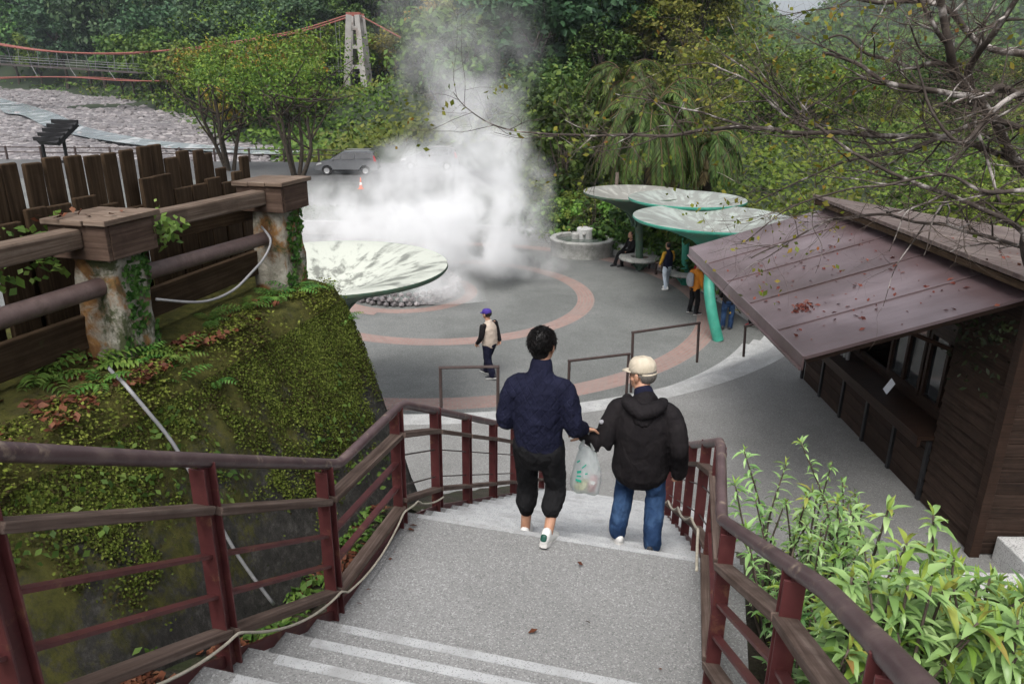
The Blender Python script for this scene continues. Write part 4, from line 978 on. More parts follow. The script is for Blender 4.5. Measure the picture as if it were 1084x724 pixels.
def hillside(n, az0, az1, r0, r1, dmin, elim=5.6):
    global tries
    k = 0; t = 0
    while k < n and t < n * 220:
        t += 1; az = rr.uniform(az0, az1); r = r0 * (r1 / r0) ** rr.random(); x, y = r * math.sin(math.radians(az)), r * math.cos(math.radians(az))
        d = x - edge_x(y)
        if y < 66 and d < 9 or (y < 262 and d < 2.5) or not free(x, y, dmin): continue
        z = terrain(x, y); el = math.degrees(math.atan2(z - 6.8, r))
        top = math.degrees(math.atan2(z + 13 - 6.8, r))
        if el > elim or (az > 13.6 and top > lerp(5.6, 3.0, sstep(13.6, 16.0, az))) or (-14.4 < az < -5.8 and r < 158): continue
        placed.append((x, y)); k += 1
        p = noise.noise(V((x * .035, y * .035, 1.5))) * .5 + .5; q = rr.random()
        far = r > 190
        if far: nm = ['bluish_tree', 'broadleaf_tree', 'bluish_tree', 'dense_tree'][int(q * 4)]
        elif az < -2 and 85 < r < 165 and -26 < az: nm = 'yellowing_tree' if q < .26 else ('olive_tree' if q < .62 else ('lush_tree' if q < .82 else 'dense_tree'))
        else: nm = 'broadleaf_tree' if q < .34 else ('dense_tree' if q < .62 else ('olive_tree' if q < .75 else ('bluish_tree' if q < .9 else 'lush_tree')))
        place(nm, x, y, z - .4, rr.uniform(.85, 1.3) * (1 + .75 * sstep(120, 260, r)), rr.uniform(0, 6.28), rr.uniform(.9, 1.15))
    return k
n1 = hillside(60, -13, 16, 72, 112, 5.4)
n2 = hillside(130, -37, 17, 100, 215, 6.2)
n3 = hillside(64, -38, 17, 190, 330, 9.0)
print('hill trees', n1, n2, n3)

# low growth that closes the forest floor
rs = np.random.default_rng(9); P = []; N = []
while len(P) < 52000:
    az = rr.uniform(-40, 40); r = 66 * (340 / 66) ** rr.random(); x, y = r * math.sin(math.radians(az)), r * math.cos(math.radians(az)); d = x - edge_x(y)
    if (y < 262 and d < -.5) or (y < 70 and d < 6): continue
    z = terrain(x, y)
    if math.degrees(math.atan2(z - 6.8, r)) > 6: continue
    h = (2.6 if not (-14.4 < az < -6 and r < 160) else 1.4) * max(.15, .5 + noise.noise(V((x * .12, y * .12, 7))))
    for _ in range(4): P.append((x + rr.gauss(0, .9), y + rr.gauss(0, .9), z + rr.random() * h))
P = np.array(P); N = rs.normal(size=P.shape) * .6 + np.array([0, -.4, .8]); sz = .55 * (.6 + .9 * rs.random(len(P))) * (.8 + np.linalg.norm(P[:, :2], axis=1) / 250)
mi = (np.array([noise.noise(V((p[0] * .05, p[1] * .05, 2))) for p in P]) + rs.normal(size=len(P)) * .2 > .12).astype(int)
tag(link('hillside_undergrowth', quads_mesh('hillside_undergrowth', leaf_cloud(P, N, sz, rs, .6), [M['leaf_mid'], M['leaf_olive']], mi)), 'tangled green undergrowth covering the hillside between the trees', kind='stuff')

P = []
while len(P) < 46000:   # valley floor growth on the right
    az = rr.uniform(-3, 43); r = 31 * (150 / 31) ** rr.random(); x, y = r * math.sin(math.radians(az)), r * math.cos(math.radians(az))
    if math.hypot(x - RC.x, y - RC.y) < 11.4 or (x < 14.5 and y < 20) or (x < 0 and y < 70) or (x < 7.5 and y < 62 and x < 1 + (y - 36) * .0): continue
    z = terrain(x, y); h = (.5 + r * .018) * max(.15, .6 + noise.noise(V((x * .3, y * .3, 17))))
    for _ in range(4): P.append((x + rr.gauss(0, .4), y + rr.gauss(0, .4), z + rr.random() * h))
P = np.array(P); N = rs.normal(size=P.shape) * .6 + np.array([0, -.4, .8]); sz = (.15 + np.linalg.norm(P[:, :2], axis=1) / 330) * (.6 + .9 * rs.random(len(P)))
mi = np.array([int(min(2, max(0, 1 + 2.2 * noise.noise(V((p[0] * .15, p[1] * .15, 4)))))) for p in P])
tag(link('valley_undergrowth', quads_mesh('valley_undergrowth', leaf_cloud(P, N, sz, rs, .6), [M['leaf_mid'], M['leaf_bright'], M['leaf_olive']], mi)), 'green undergrowth covering the valley floor behind the curved wall', kind='stuff')

# far ridge beyond the valley: canopy texture
rs = np.random.default_rng(19); P = []
while len(P) < 26000:
    az = rr.uniform(15.5, 42); r = 420 * (1500 / 420) ** rr.random(); x, y = r * math.sin(math.radians(az)), r * math.cos(math.radians(az)); z = terrain(x, y)
    for _ in range(5): P.append((x + rr.gauss(0, 4), y + rr.gauss(0, 4), z + rr.random() * 7))
P = np.array(P); N = rs.normal(size=P.shape) * .5 + np.array([0, -.4, .8]); sz = 4.2 * (.6 + .9 * rs.random(len(P)))
tag(link('ridge_forest', quads_mesh('ridge_forest', leaf_cloud(P, N, sz, rs, .7), M['leaf_mid'])), 'distant bluish forest covering the ridge beyond the valley', kind='stuff')

# trees and shrubs behind the plaza on the valley side
VG = 'trees behind the curved wall and kiosk'
tree_kind('valley_tree', 'loose leafy tree rising behind the kiosk and canopies', 61, 3.0, 2.7, 46, 60, .30, 'leaf_mid', 6.6, .16, VG, 2)
tree_kind('valley_olive_tree', 'thin olive leaved tree rising behind the kiosk and canopies', 62, 3.0, 2.6, 38, 50, .27, 'leaf_olive', 6.4, .14, VG, 2)
tree_kind('valley_lime_tree', 'bright green young tree rising behind the kiosk and canopies', 63, 2.5, 2.3, 36, 60, .26, 'leaf_bright', 5.4, .12, VG, 2)
tree_kind('valley_dark_tree', 'deep green tree closing the gap behind the fountain', 64, 2.8, 2.8, 46, 66, .32, 'leaf_dark', 6.4, .17, VG, 1)
placed2 = []
def vplace(nm, x, y, s, sz=1.0):
    placed2.append((x, y)); place(nm, x, y, terrain(x, y) - .3, s, rr.uniform(0, 6.28), sz)
t = 0; k = 0
while k < 78 and t < 9000:
    t += 1; az = rr.uniform(0.5, 40); r = 33 * (120 / 33) ** rr.random(); x, y = r * math.sin(math.radians(az)), r * math.cos(math.radians(az))
    if math.hypot(x - RC.x, y - RC.y) < 13.0 or (4 < x < 16 and y < 22) or y < 20 or (x < 1.5 and y < 60): continue
    if 3.5 < x < 9.5 and y < 37: continue
    if az > 14.0 and math.degrees(math.atan2(terrain(x, y) + 8.2 - 6.8, r)) > 2.6: continue
    if any((x - a) ** 2 + (y - b) ** 2 < (2.5 + r * .022) ** 2 for a, b in placed2): continue
    q = rr.random(); nm = 'valley_dark_tree' if az < 8 and q < .7 else ('valley_tree' if q < .36 else ('valley_olive_tree' if q < .68 else ('valley_lime_tree' if q < .86 else 'valley_dark_tree')))
    vplace(nm, x, y, rr.uniform(.75, 1.1) * (1 + .15 * sstep(60, 120, r)), rr.uniform(.85, 1.1)); k += 1
# shrubs behind the curved wall
sh = []
SG = 'shrubs along the back of the curved wall'
tree_kind('dark_shrub', 'dark green shrub close behind the curved wall', 71, 1.15, 1.0, 22, 60, .17, 'leaf_dark', 1.75, .05, SG, 3, .4, 5)
tree_kind('leafy_shrub', 'mid green shrub close behind the curved wall', 72, 1.1, .95, 20, 60, .17, 'leaf_mid', 1.7, .05, SG, 3, .4, 5)
tree_kind('thin_shrub', 'twiggy pale shrub close behind the curved wall', 73, 1.2, 1.2, 16, 34, .13, 'leaf_olive', 2.2, .04, SG, 4, .4, 10)
for i, p in enumerate(WP[6:]):
    for q in range(3):
        tt = (WP[min(i + 7, len(WP) - 1)] - WP[max(i + 5, 0)]).normalized(); nn = V((-tt.y, tt.x, 0)) if True else 0
        d = 1.1 + q * 1.5 + rr.uniform(-.4, .4); x, y = p.x + nn.x * d + rr.uniform(-.5, .5), p.y + nn.y * d + rr.uniform(-.5, .5)
        if math.hypot(x - 6.2, y - 34) < 1.4 or (y < 20): continue
        place(['dark_shrub', 'leafy_shrub', 'thin_shrub', 'dark_shrub'][rr.randrange(4)], x, y, terrain(x, y) - .15, rr.uniform(.8, 1.35), rr.uniform(0, 6.28))
for kx_, ky_ in [(x, y) for x in (15, 17.5, 20) for y in (16, 19, 22, 25)]:
    place('valley_lime_tree' if rr.random() < .5 else 'valley_tree', kx_ + rr.uniform(-1, 1), ky_ + rr.uniform(-1, 1), terrain(kx_, ky_) - .3, rr.uniform(.6, .8), rr.uniform(0, 6))

# two multi stemmed trees by the road
def road_tree(label, x, y, seed, h, rx, stems, mat, mat2):
    rs = np.random.default_rng(seed); r = thing('roadside_tree', label, 'tree', (x, y, -.05), 0, 'multi stemmed trees by the road'); rz = h * .36
    v, cc = crown_verts(rs, (0, 0, 0), (rx, rx, rz), 135, 30, .24, .25, .55, .45); mi = np.repeat((rs.random(len(v) // 4) < .22).astype(int), 1)
    c = link('crown', quads_mesh('crown', v, [M[mat], M[mat2]], mi), r); c.location = (0, 0, h - rz)
    mb = MB(); make_trunk(mb, h, .19, cc, h - rz * 1.2, rs, 8, stems=stems); mb.build('trunk', M['bark'], r, smooth=True)
road_tree('multi stemmed green roadside tree nearer the river stones', -21.6, 58, 81, 10.8, 5.2, 4, 'leaf_mid', 'leaf_bright')
road_tree('multi stemmed green roadside tree beside the stone post', -15.7, 55, 82, 10.9, 5.6, 5, 'leaf_bright', 'leaf_mid')

# palm with a skirt of hanging fronds
def palm(label, x, y, h, n, L, seed):
    rs = np.random.default_rng(seed); r = thing('palm_tree', label, 'palm', (x, y, terrain(x, y) - .1))
    mb = MB(); mb.tube([(0, 0, 0), (.05, 0, h * .5), (0, 0, h)], [.26, .22, .2], 10); mb.build('trunk', M['bark'], r, smooth=True)
    P = []; mi = []; mb = MB()
    for i in range(n):
        a = rs.random() * 6.28; el = math.radians(rs.uniform(-35, 78)); dry = el < math.radians(-12); LL = L * rs.uniform(.75, 1.1) * (.85 if dry else 1)
        pts = []; p = V((0, 0, h)); d = V((math.cos(a) * math.cos(el), math.sin(a) * math.cos(el), math.sin(el)))
        for k in range(15): pts.append(p.copy()); p = p + d * (LL / 14); d = (d + V((0, 0, -.23 - .08 * k / 14))).normalized()
        mb.tube(pts, [.03 * (1 - k / 15) + .004 for k in range(15)], 4)
        for k in range(1, 15):
            t = (pts[k] - pts[k - 1]).normalized(); sd = t.cross(V((0, 0, 1))); sd = sd.normalized() if sd.length > .05 else V((1, 0, 0))
            for e in range(3):
                b = pts[k - 1].lerp(pts[k], e / 3)
                for sg in (-1, 1):
                    l = .52 * math.sin(PI * (.12 + .86 * (k - 1 + e / 3) / 14)) ** .6 * rs.uniform(.8, 1.15)
                    dd = (sd * sg + t * .75 + V((0, 0, -.75)) + V(tuple(rs.normal(size=3) * .12))).normalized(); wv = t.cross(dd).normalized().cross(dd) * .028
                    P += [b, b + dd * l * .45 + wv, b + dd * l + V((0, 0, -.1 * l)), b + dd * l * .45 - wv]; mi.append(1 if dry else 0)
    mb.build('frond_rib', M['frond_dry'], r, smooth=True)
    link('crown', quads_mesh('crown', np.array([tuple(q) for q in P]), [M['leaf_palm'], M['frond_dry']], np.array(mi)), r)
palm('tall palm with a thick skirt of drooping fronds behind the canopies', 6.1, 34.5, 5.0, 120, 4.1, 91)
palm('smaller palm with upright fronds beyond the drooping palm', 5.6, 40.5, 6.2, 60, 3.4, 92)
palm('low palm half hidden to the right of the drooping palm', 9.3, 36.5, 3.6, 50, 2.8, 93)
mb = MB(); mb.tube([(0, 0, 0), (0, 0, 3.2)], .07, 8); o = mb.build('tree_stake', M['bark_pale'], smooth=True); o.location = (4.25, 31.2, 0); tag(o, 'thin brown stake standing just behind the far canopy', 'stake')
# ------------------------------------------------------------------ bare tree over the kiosk
rb = random.Random(23)
bt = thing('bare_tree', 'lichened bare tree spreading its twigs over the kiosk roof', 'tree', (8.6, 7.9, TZ))
B0 = V((8.6, 7.9, TZ))
limbs = {'trunk': MB(), 'branch': MB(), 'twig': MB()}; tips = []
def limb(pts, r0, r1, key, n=7):
    P = catmull(pts, 5); rad = [lerp(r0, r1, (i / (len(P) - 1)) ** .8) * (1 + .12 * noise.noise(P[i] * 4)) for i in range(len(P))]
    P = [p + V((noise.noise(p * 3), noise.noise(p * 3 + V((9, 0, 0))), noise.noise(p * 3 + V((0, 9, 0))))) * .035 for p in P]
    limbs[key].tube([p - B0 for p in P], rad, n); return P, rad
def twigs(P, rad, dens, depth, spread=1.0, L=1.0):
    tot = 0
    for i in range(1, len(P)):
        seg = (P[i] - P[i - 1]); n = dens * seg.length; k = int(n) + (rb.random() < n - int(n))
        for _ in range(k):
            p = P[i - 1].lerp(P[i], rb.random()); d = (seg.normalized() * rb.uniform(.3, .9) + V((rb.gauss(0, .75), rb.gauss(0, .6), rb.gauss(.08, .55))) * spread).normalized()
            l = L * rb.uniform(.45, 1.25); pts = [p]
            for q in range(4): d = (d + V((rb.gauss(0, .22), rb.gauss(0, .22), rb.gauss(.0, .2)))).normalized(); pts.append(pts[-1] + d * l / 4)
            r = min(rad[i] * .6, .0125 if depth > 1 else .0065 if depth == 1 else .0038)
            Q, R2 = limb(pts, r, r * .35, 'branch' if depth > 1 else 'twig', 5 if depth > 1 else 4)
            if depth > 0: twigs(Q, R2, dens * (1.3 if depth > 1 else 1.5), depth - 1, spread, L * .58)
            else: tips.append(pts[-1])
def ww(x, y, Y):
    """world point seen in direction x, y of the survey photo at depth Y"""
    u, v = x - 542, y - 362; c, s = math.cos(ROLL), math.sin(ROLL); a, b = u * c + v * s, -u * s + v * c
    d = rt0 * a + fwd * 790 - up0 * b; return V((0, 0, 6.8)) + d * (Y / d.y)
main = [  # x, y, depth triples, radii
    ([(8.6, 7.9, .8), (8.3, 7.8, 3.2), (7.3, 7.6, 5.2)], .16, .12, 'trunk', None),
    ([(1150, 250, 7.5), (1083, 180, 7.4), (1052, 130, 7.3), (1028, 98, 7.2), (1010, 72, 7.1), (1002, 45, 7.0), (997, 0, 7.0), (990, -60, 6.9)], .055, .028, 'trunk', 1),
    ([(1140, 215, 7.6), (1083, 172, 7.5), (1000, 146, 7.4), (930, 143, 7.5), (850, 140, 7.7), (790, 134, 7.8), (730, 140, 8.0), (690, 146, 8.1), (655, 143, 8.2), (620, 143, 8.3), (560, 140, 8.4), (520, 132, 8.5), (495, 115, 8.5), (480, 98, 8.6)], .034, .004, 'branch', .8),
    ([(790, 134, 7.8), (760, 126, 8.0), (720, 114, 8.2), (690, 108, 8.3), (650, 100, 8.4)], .016, .005, 'branch', .8),
    ([(1100, 110, 7.0), (1060, 92, 6.9), (1040, 102, 6.9), (985, 96, 6.9), (940, 88, 6.9), (905, 68, 7.0), (870, 58, 7.1)], .04, .012, 'branch', 1),
    ([(1028, 98, 7.2), (1026, 75, 7.1), (1034, 58, 7.0), (1050, 35, 6.8), (1070, 10, 6.7), (1090, -20, 6.6)], .038, .02, 'branch', 1),
    ([(1010, 72, 7.1), (985, 66, 7.1), (965, 72, 7.2), (935, 62, 7.3), (915, 55, 7.3), (890, 40, 7.4), (868, 45, 7.5)], .026, .008, 'branch', 1.1),
    ([(1084, 247, 6.6), (1050, 225, 6.7), (1000, 205, 6.8), (950, 185, 6.9), (900, 160, 7.0), (860, 130, 7.2), (810, 90, 7.4), (770, 60, 7.6)], .026, .008, 'branch', .9),
    ([(1084, 262, 7.9), (1040, 250, 7.8), (980, 236, 7.7), (920, 228, 7.6), (880, 236, 7.6), (830, 256, 7.6), (795, 275, 7.6)], .024, .006, 'branch', .7),
    ([(1090, 200, 6.4), (1040, 205, 6.5), (1000, 185, 6.7), (940, 195, 6.8), (880, 205, 7.0), (830, 225, 7.2), (790, 255, 7.4)], .022, .005, 'branch', .8),
    ([(1030, 100, 7.2), (1032, 130, 7.0), (1045, 170, 6.8), (1060, 215, 6.5)], .022, .01, 'branch', 1),
    ([(1090, 60, 7.7), (1040, 45, 7.8), (1000, 8, 7.8), (960, 2, 7.9), (920, 4, 8.0), (890, -4, 8.0)], .036, .016, 'branch', 1),
    ([(1000, 45, 7.0), (985, 25, 6.9), (975, 5, 6.9), (955, -20, 6.8)], .022, .01, 'branch', 1),
    ([(1095, 140, 6.9), (1050, 125, 7.1), (1010, 140, 7.2), (960, 160, 7.3), (900, 168, 7.5), (860, 185, 7.6), (800, 215, 7.8)], .03, .007, 'branch', .9),
    ([(1100, 90, 6.6), (1060, 110, 6.6), (1020, 150, 6.6), (985, 120, 6.7), (970, 60, 6.8)], .028, .008, 'branch', .8),
    ([(860, 140, 7.7), (820, 115, 7.9), (790, 85, 8.0), (750, 68, 8.1), (710, 70, 8.2)], .016, .005, 'branch', 1),
]
for pts, r0, r1, key, dens in main:
    P = [V(p) for p in pts] if dens is None else [ww(*p) for p in pts]
    Q, R_ = limb(P, r0, r1, key, 9)
    if dens: twigs(Q, R_, 6.0 * dens, 2, 1.0, .85)
limb([V((7.3, 7.6, 5.2)), ww(1150, 250, 7.5)], .12, .062, 'trunk'); limb([V((7.3, 7.6, 5.2)), ww(1140, 215, 7.6)], .1, .05, 'trunk'); limb([V((7.3, 7.6, 5.2)), ww(1110, 300, 7.0), ww(1084, 247, 6.6)], .06, .026, 'branch')
for q in ((1100, 110, 7.0), (1090, 200, 6.4), (1090, 60, 7.7), (1095, 140, 6.9), (1100, 90, 6.6), (1084, 262, 7.9)): limb([V((7.3, 7.6, 5.2)), V((7.3, 7.6, 5.2)).lerp(ww(*q), .5) + V((.15, 0, .1)), ww(*q)], .06, .028, 'branch')
for kk, mm in (('trunk', 'bark_lichen'), ('branch', 'bark_lichen'), ('twig', 'bark_pale')): limbs[kk].build({'trunk': 'trunk', 'branch': 'limb', 'twig': 'crown'}[kk], M[mm], bt, smooth=True)
rs = np.random.default_rng(31); P = []
for p in tips:
    u = rb.random()
    if u < (.2 if p.x < 3.2 else .03):
        for _ in range(rb.randint(1, 4)): P.append(p + V((rb.gauss(0, .05), rb.gauss(0, .05), rb.gauss(-.02, .04))) - B0)
P = np.array([tuple(q) for q in P]); v = leaf_cloud(P, rs.normal(size=P.shape) + np.array([0, -.3, .5]), .06 * (.6 + .8 * rs.random(len(P))), rs, .6, .08)
link('leaves', quads_mesh('leaves', v, M['leaf_sparse']), bt)
print('twig tips', len(tips), 'leaves', len(P))

# ------------------------------------------------------------------ leafy bush right of the stairs
def big_leaf(b, d, up, L, W, out, mi, m):
    sd = d.cross(up).normalized(); up = sd.cross(d).normalized(); rows = [(0, .12), (.22, .75), (.5, 1.0), (.78, .62), (1, .03)]; o = len(out.v); pts = []
    for u, ww_ in rows:
        c = b + d * (L * u) + up * (L * (.12 * math.sin(u * PI) - .26 * u * u))
        for sg in (-1, 0, 1): pts.append(c + sd * (sg * W * .5 * ww_) + up * (abs(sg) * W * .16 * ww_))
    out.add(pts, [(i * 3 + k, i * 3 + k + 1, i * 3 + k + 4, i * 3 + k + 3) for i in range(4) for k in range(2)], None, m)
def bush(name, label, stems, seed, group=None):
    q = random.Random(seed); base = V(stems[0][0]); r = thing(name, label, 'bush', base, 0, group); lm = MB(); sm = MB()
    for p0, p1, nw, L in stems:
        p0, p1 = V(p0) - base, V(p1) - base; mid = p0.lerp(p1, .5) + V((q.gauss(0, .05), q.gauss(0, .05), .05)); P = catmull([p0, mid, p1], 6)
        sm.tube(P, [lerp(.011, .004, i / (len(P) - 1)) for i in range(len(P))], 6)
        for k in range(nw):
            u = 1 - k / max(1, nw) * .72; c = P[min(len(P) - 1, int(u * (len(P) - 1)))]; top = k == 0; t = (p1 - mid).normalized()
            nleaf = q.randint(7, 9) if top else q.randint(4, 6); a0 = q.random() * 6
            for j in range(nleaf):
                a = a0 + j * 2.4 + q.gauss(0, .7); x = t.cross(V((.3, 1, .1))).normalized(); y = t.cross(x)
                el = q.gauss(.45, .35) if top else q.gauss(.1, .4)
                d = (x * math.cos(a) + y * math.sin(a) + t * el).normalized(); l = L * q.triangular(.3, 1.3, .85) * (1 if not top else .9)
                big_leaf(c + t * q.uniform(-.05, .05 if not top else .0), d, (t + V((0, 0, .6))).normalized(), l, l * q.uniform(.2, .3), lm, 0, 1 if top and q.random() < .22 or q.random() < .04 else 0)
            if top:
                for j in range(2): big_leaf(c, (t + V((q.gauss(0, .25), q.gauss(0, .25), 0))).normalized(), V((q.gauss(0, 1), q.gauss(0, 1), .3)).normalized(), L * .6, L * .11, lm, 0, 1)
    lm.build('leaves', [M['leaf_bush'], M['leaf_tip']], r, smooth=True); sm.build('stems', M['bark_pale'], r, smooth=True); return r
q = random.Random(77)
def soil(x, y):
    rel = V((x, y, 0)) - SO; t = .968 * rel.x - .25 * rel.y; s = .25 * rel.x + .968 * rel.y
    z = max(TZ - .05, zg(s) - .22 - max(0, t - 3.0) * .85); return z if s < 2.6 else TZ
def bush_stems(tips_, L, spread=.25, tmin=2.2):
    acr = lambda a, b: .968 * (a - SO.x) - .25 * (b - SO.y)
    out = []
    for x, y, z in tips_:
        bx, by = x + q.gauss(0, spread), y + q.gauss(0, spread)
        if acr(x, y) < tmin: continue
        if acr(bx, by) < 2.55: e = 2.6 - acr(bx, by); bx += .968 * e; by -= .25 * e
        zz = soil(bx, by); out.append(((bx, by, zz - .05), (x, y, z), max(5, int((z - zz) * 11)), L * q.uniform(.75, 1.2)))
    return out
def scatter(n, x0, x1, top0, top1, Y0, Y1, L):
    t = []
    for _ in range(n):
        x = q.uniform(x0, x1); y = q.uniform(top0(x), top1(x)); t.append(tuple(ww(x, y, lerp(Y0, Y1, q.random()))))
    return bush_stems(t, L, .25, 2.5)
bush('leafy_bush', 'tall thin leafy shoot topping the bush at the handrail corner', bush_stems([tuple(ww(*p)) for p in ((788, 478, 4.2), (778, 512, 4.0), (800, 530, 4.0), (790, 560, 3.8))], .10, .1), 1)
bush('leafy_bush', 'small leaved part of the bush with loose upright shoots', bush_stems([tuple(ww(*p)) for p in ((848, 468, 4.2), (832, 492, 4.1), (880, 492, 4.2), (892, 510, 4.1), (905, 522, 4.0), (860, 520, 3.9))], .085, .12) + scatter(100, 795, 915, lambda x: 520 + abs(x - 850) * .1, lambda x: 640, 3.2, 4.1, .075), 2)
bush('leafy_bush', 'pale green long leaved bush filling the near bottom corner', bush_stems([tuple(ww(*p)) for p in ((940, 540, 2.5), (988, 545, 2.4), (1010, 590, 2.3), (960, 575, 2.4), (1035, 620, 2.3), (1070, 640, 2.2))], .12, .15) + scatter(120, 870, 1090, lambda x: 590 + max(0, (940 - x)) * .4 + max(0, x - 990) * .35, lambda x: 730, 1.9, 2.8, .118), 3)
bush('leafy_bush', 'lower leaves of the bush poking through the railing', scatter(40, 800, 900, lambda x: 600 + (x - 790) * .4, lambda x: 700, 2.9, 3.6, .09), 4)

# ------------------------------------------------------------------ ferns, litter and creepers on the wall
def fern(label, p, n, L, seed, m='leaf_fern'):
    q = random.Random(seed); r = thing('fern', label, 'fern', p, 0, 'ferns on the mossy wall'); lm = MB()
    for i in range(n):
        a = q.random() * 6.28; d = V((math.cos(a), math.sin(a), q.uniform(.5, 1.2))).normalized(); c = V((0, 0, 0)); l = L * q.uniform(.7, 1.2)
        for k in range(9):
            c2 = c + d * l / 9; sd = d.cross(V((0, 0, 1))).normalized(); w = l * .24 * math.sin(PI * (k + 1) / 11)
            for sg in (-1, 1): big_leaf(c, (sd * sg + d * .5).normalized(), V((0, 0, 1)), w, w * .36, lm, 0, 0)
            c = c2; d = (d + V((0, 0, -.13))).normalized()
    lm.build('fronds', M[m], r, smooth=True)
FP = [(-1.35, -1.15, 5.2, .30), (-1.2, -.95, 5.2, .22), (-1.05, -.8, 5.18, .24), (-1.5, -1.35, 5.2, .32), (-1.15, -1.3, 5.2, .2), (-1.15, .45, 5.2, .22), (-1.2, .15, 5.2, .2), (-1.1, .68, 5.2, .24), (-1.25, -.2, 5.2, .2), (-.93, -.95, 5.1, .22), (-.9, -.7, 5.0, .18), (-1.05, 1.0, 5.15, .2), (-.85, .95, 4.9, .16), (-1.6, -1.8, 5.2, .3)]
for i, (t, s, z, L) in enumerate(FP): fern('small green fern growing along the top of the mossy wall', st(t, s, z), 9, L, 200 + i)
def creeper(name, label, gen, n, size, m, seed, asp=.7, cat=None, kind=None):
    rs = np.random.default_rng(seed); q = random.Random(seed); P = []; N = []
    while len(P) < n:
        g = gen(q)
        if g: P.append(tuple(g[0])); N.append(tuple(g[1]))
    P = np.array(P); N = np.array(N) + rs.normal(size=P.shape) * .45
    return tag(link(name, quads_mesh(name, leaf_cloud(P, N, size * (.5 + rs.random(len(P))), rs, asp, .1), M[m])), label, cat, None, kind)
def wall_pt(q, smin=-3.2, smax=1.05, umin=0, umax=1):
    s = q.uniform(smin, smax); u = umin + (umax - umin) * q.random(); zb = zg(s); return s, u, lerp(-.90, -.26, u ** .9), lerp(5.06, zb, u)
RV = V((.968, -.25, 0)); DV = V((.25, .968, 0))
def g_tuft(q):
    s, u, t, z = wall_pt(q)
    if noise.noise(V((s * 1.3, z * 1.3, 5))) * 1.1 + noise.noise(V((s * 7, z * 7, 1))) * .7 + q.gauss(0, .28) < (u - .12) * 2.1 - sstep(-.9, .6, s) * .75 * (1 - .4 * u) - .02 - .35 * (noise.noise(V((s * .9 + 3, z * .5, 33))) < -.28) * -1: return None
    n1 = noise.fractal(V((s * 2.2, t * 2.2, z * 2.2)), .9, 2.1, 5); return st(t + n1 * .018 + .008 + q.random() * .012, s, z), RV * .8 + V((0, 0, .6))
creeper('moss_tufts', 'small moss and liverwort tufts on the battered wall', g_tuft, 60000, .0155, 'moss_tuft', 51, .7, None, 'stuff')
def g_top(q):
    s = q.uniform(-3.2, 1.05); t = q.uniform(-1.2, -.86)
    if noise.noise(V((s * 2.6, t * 2.6, 15))) + q.gauss(0, .25) < -.02: return None
    return st(t, s, 5.2 - max(0, t + .97) * 1.2 + q.random() * .03), V((.2, 0, 1))
creeper('wall_top_moss', 'green moss and seedlings along the wall top', g_top, 12000, .02, 'moss_tuft', 52, .7, None, 'stuff')
def g_weed(q):
    s, u, t, z = wall_pt(q, -2.6, 1.05, 0, .9)
    if noise.noise(V((s * 1.3 + 4, z * 1.3, 25))) < .22: return None
    return st(t + .035, s, z), RV + V((0, 0, .5))
creeper('wall_weeds', 'small leafy weeds rooted in the mossy wall', g_weed, 420, .04, 'leaf_fern', 53, .6, None, 'stuff')
def g_ivy(tp, sp, side):
    def g(q):
        z = q.uniform(5.15, 5.85); a = q.random()
        x, y = (.142, q.uniform(-.14, .14)) if side == 0 else (q.uniform(-.14, .14), -.142)
        if noise.noise(V((x * 5 + tp, y * 5, z * 4.0))) < (.0 if side == 0 else .22): return None
        return st(tp + x * 1.04, sp + y * 1.04, z), (RV if side == 0 else -DV)
    return g
creeper('creeper', 'small leaved creeper climbing the nearer concrete fence post', g_ivy(T1P, S1P, 0), 420, .035, 'leaf_fern', 54, .8, 'creeper')
creeper('creeper', 'small leaved creeper climbing the farther concrete fence post', g_ivy(T2P, S2P, 0), 420, .035, 'leaf_fern', 55, .8, 'creeper')
def g_vine(q):
    s = q.uniform(-1.6, -.95); h = 6.05 - .35 * q.random(); return st(-1.62 + q.gauss(0, .05), s + q.gauss(0, .04), h), V((.6, -.4, .6))
creeper('vine', 'green trailing vine on the picket boards left of the nearer post', g_vine, 130, .055, 'leaf_fern', 56, .7, 'vine')
def g_vine2(q): return st(T1P + .2 + q.gauss(0, .05), S1P + .26 + q.gauss(0, .06), 5.93 + q.gauss(0, .06)), V((.5, -.5, .5))
creeper('vine', 'leafy sprig hanging from the timber beam by the nearer post', g_vine2, 70, .05, 'leaf_fern', 57, .7, 'vine')
def g_dead(q):
    u = q.random()
    if u < .5: s, t, z = q.uniform(-3, -.9), q.uniform(-1.5, -.93), 5.21
    elif u < .62: s, t, z = q.uniform(-.7, .3), q.uniform(-1.2, -.95), 5.22
    elif u < .628: s, t = q.uniform(-1.2, -.75), q.uniform(-1.55, -1.15); z = 6.06; 
    elif u < .996: s = q.uniform(-2.6, .1); t = q.uniform(-.36, -.11); z = zg(s) + .05
    else: s = q.uniform(-1.2, .1); t = q.uniform(.05, 2.0); z = 3.712; t = t if q.random() < .5 else .1
    if u < .996 and noise.noise(V((s * 3.2, t * 3.2, 45))) < -.08: return None
    return st(t, s, z + q.random() * .02), V((0, 0, 1))
creeper('fallen_leaves', 'red brown fallen leaves lying on the wall top and strip', g_dead, 1700, .047, 'leaf_dead', 58, .6, None, 'stuff')
def g_strip(q):
    s = q.uniform(-2.6, .3); t = q.uniform(-.4, -.12)
    if noise.noise(V((s * 2.2, t * 2, 65))) < .05: return None
    return st(t, s, zg(s) + .05 + .05 * q.random()), V((0, 0, 1))
creeper('strip_weeds', 'low green weeds in the strip beside the stairs', g_strip, 700, .05, 'leaf_fern', 59, .6, None, 'stuff')
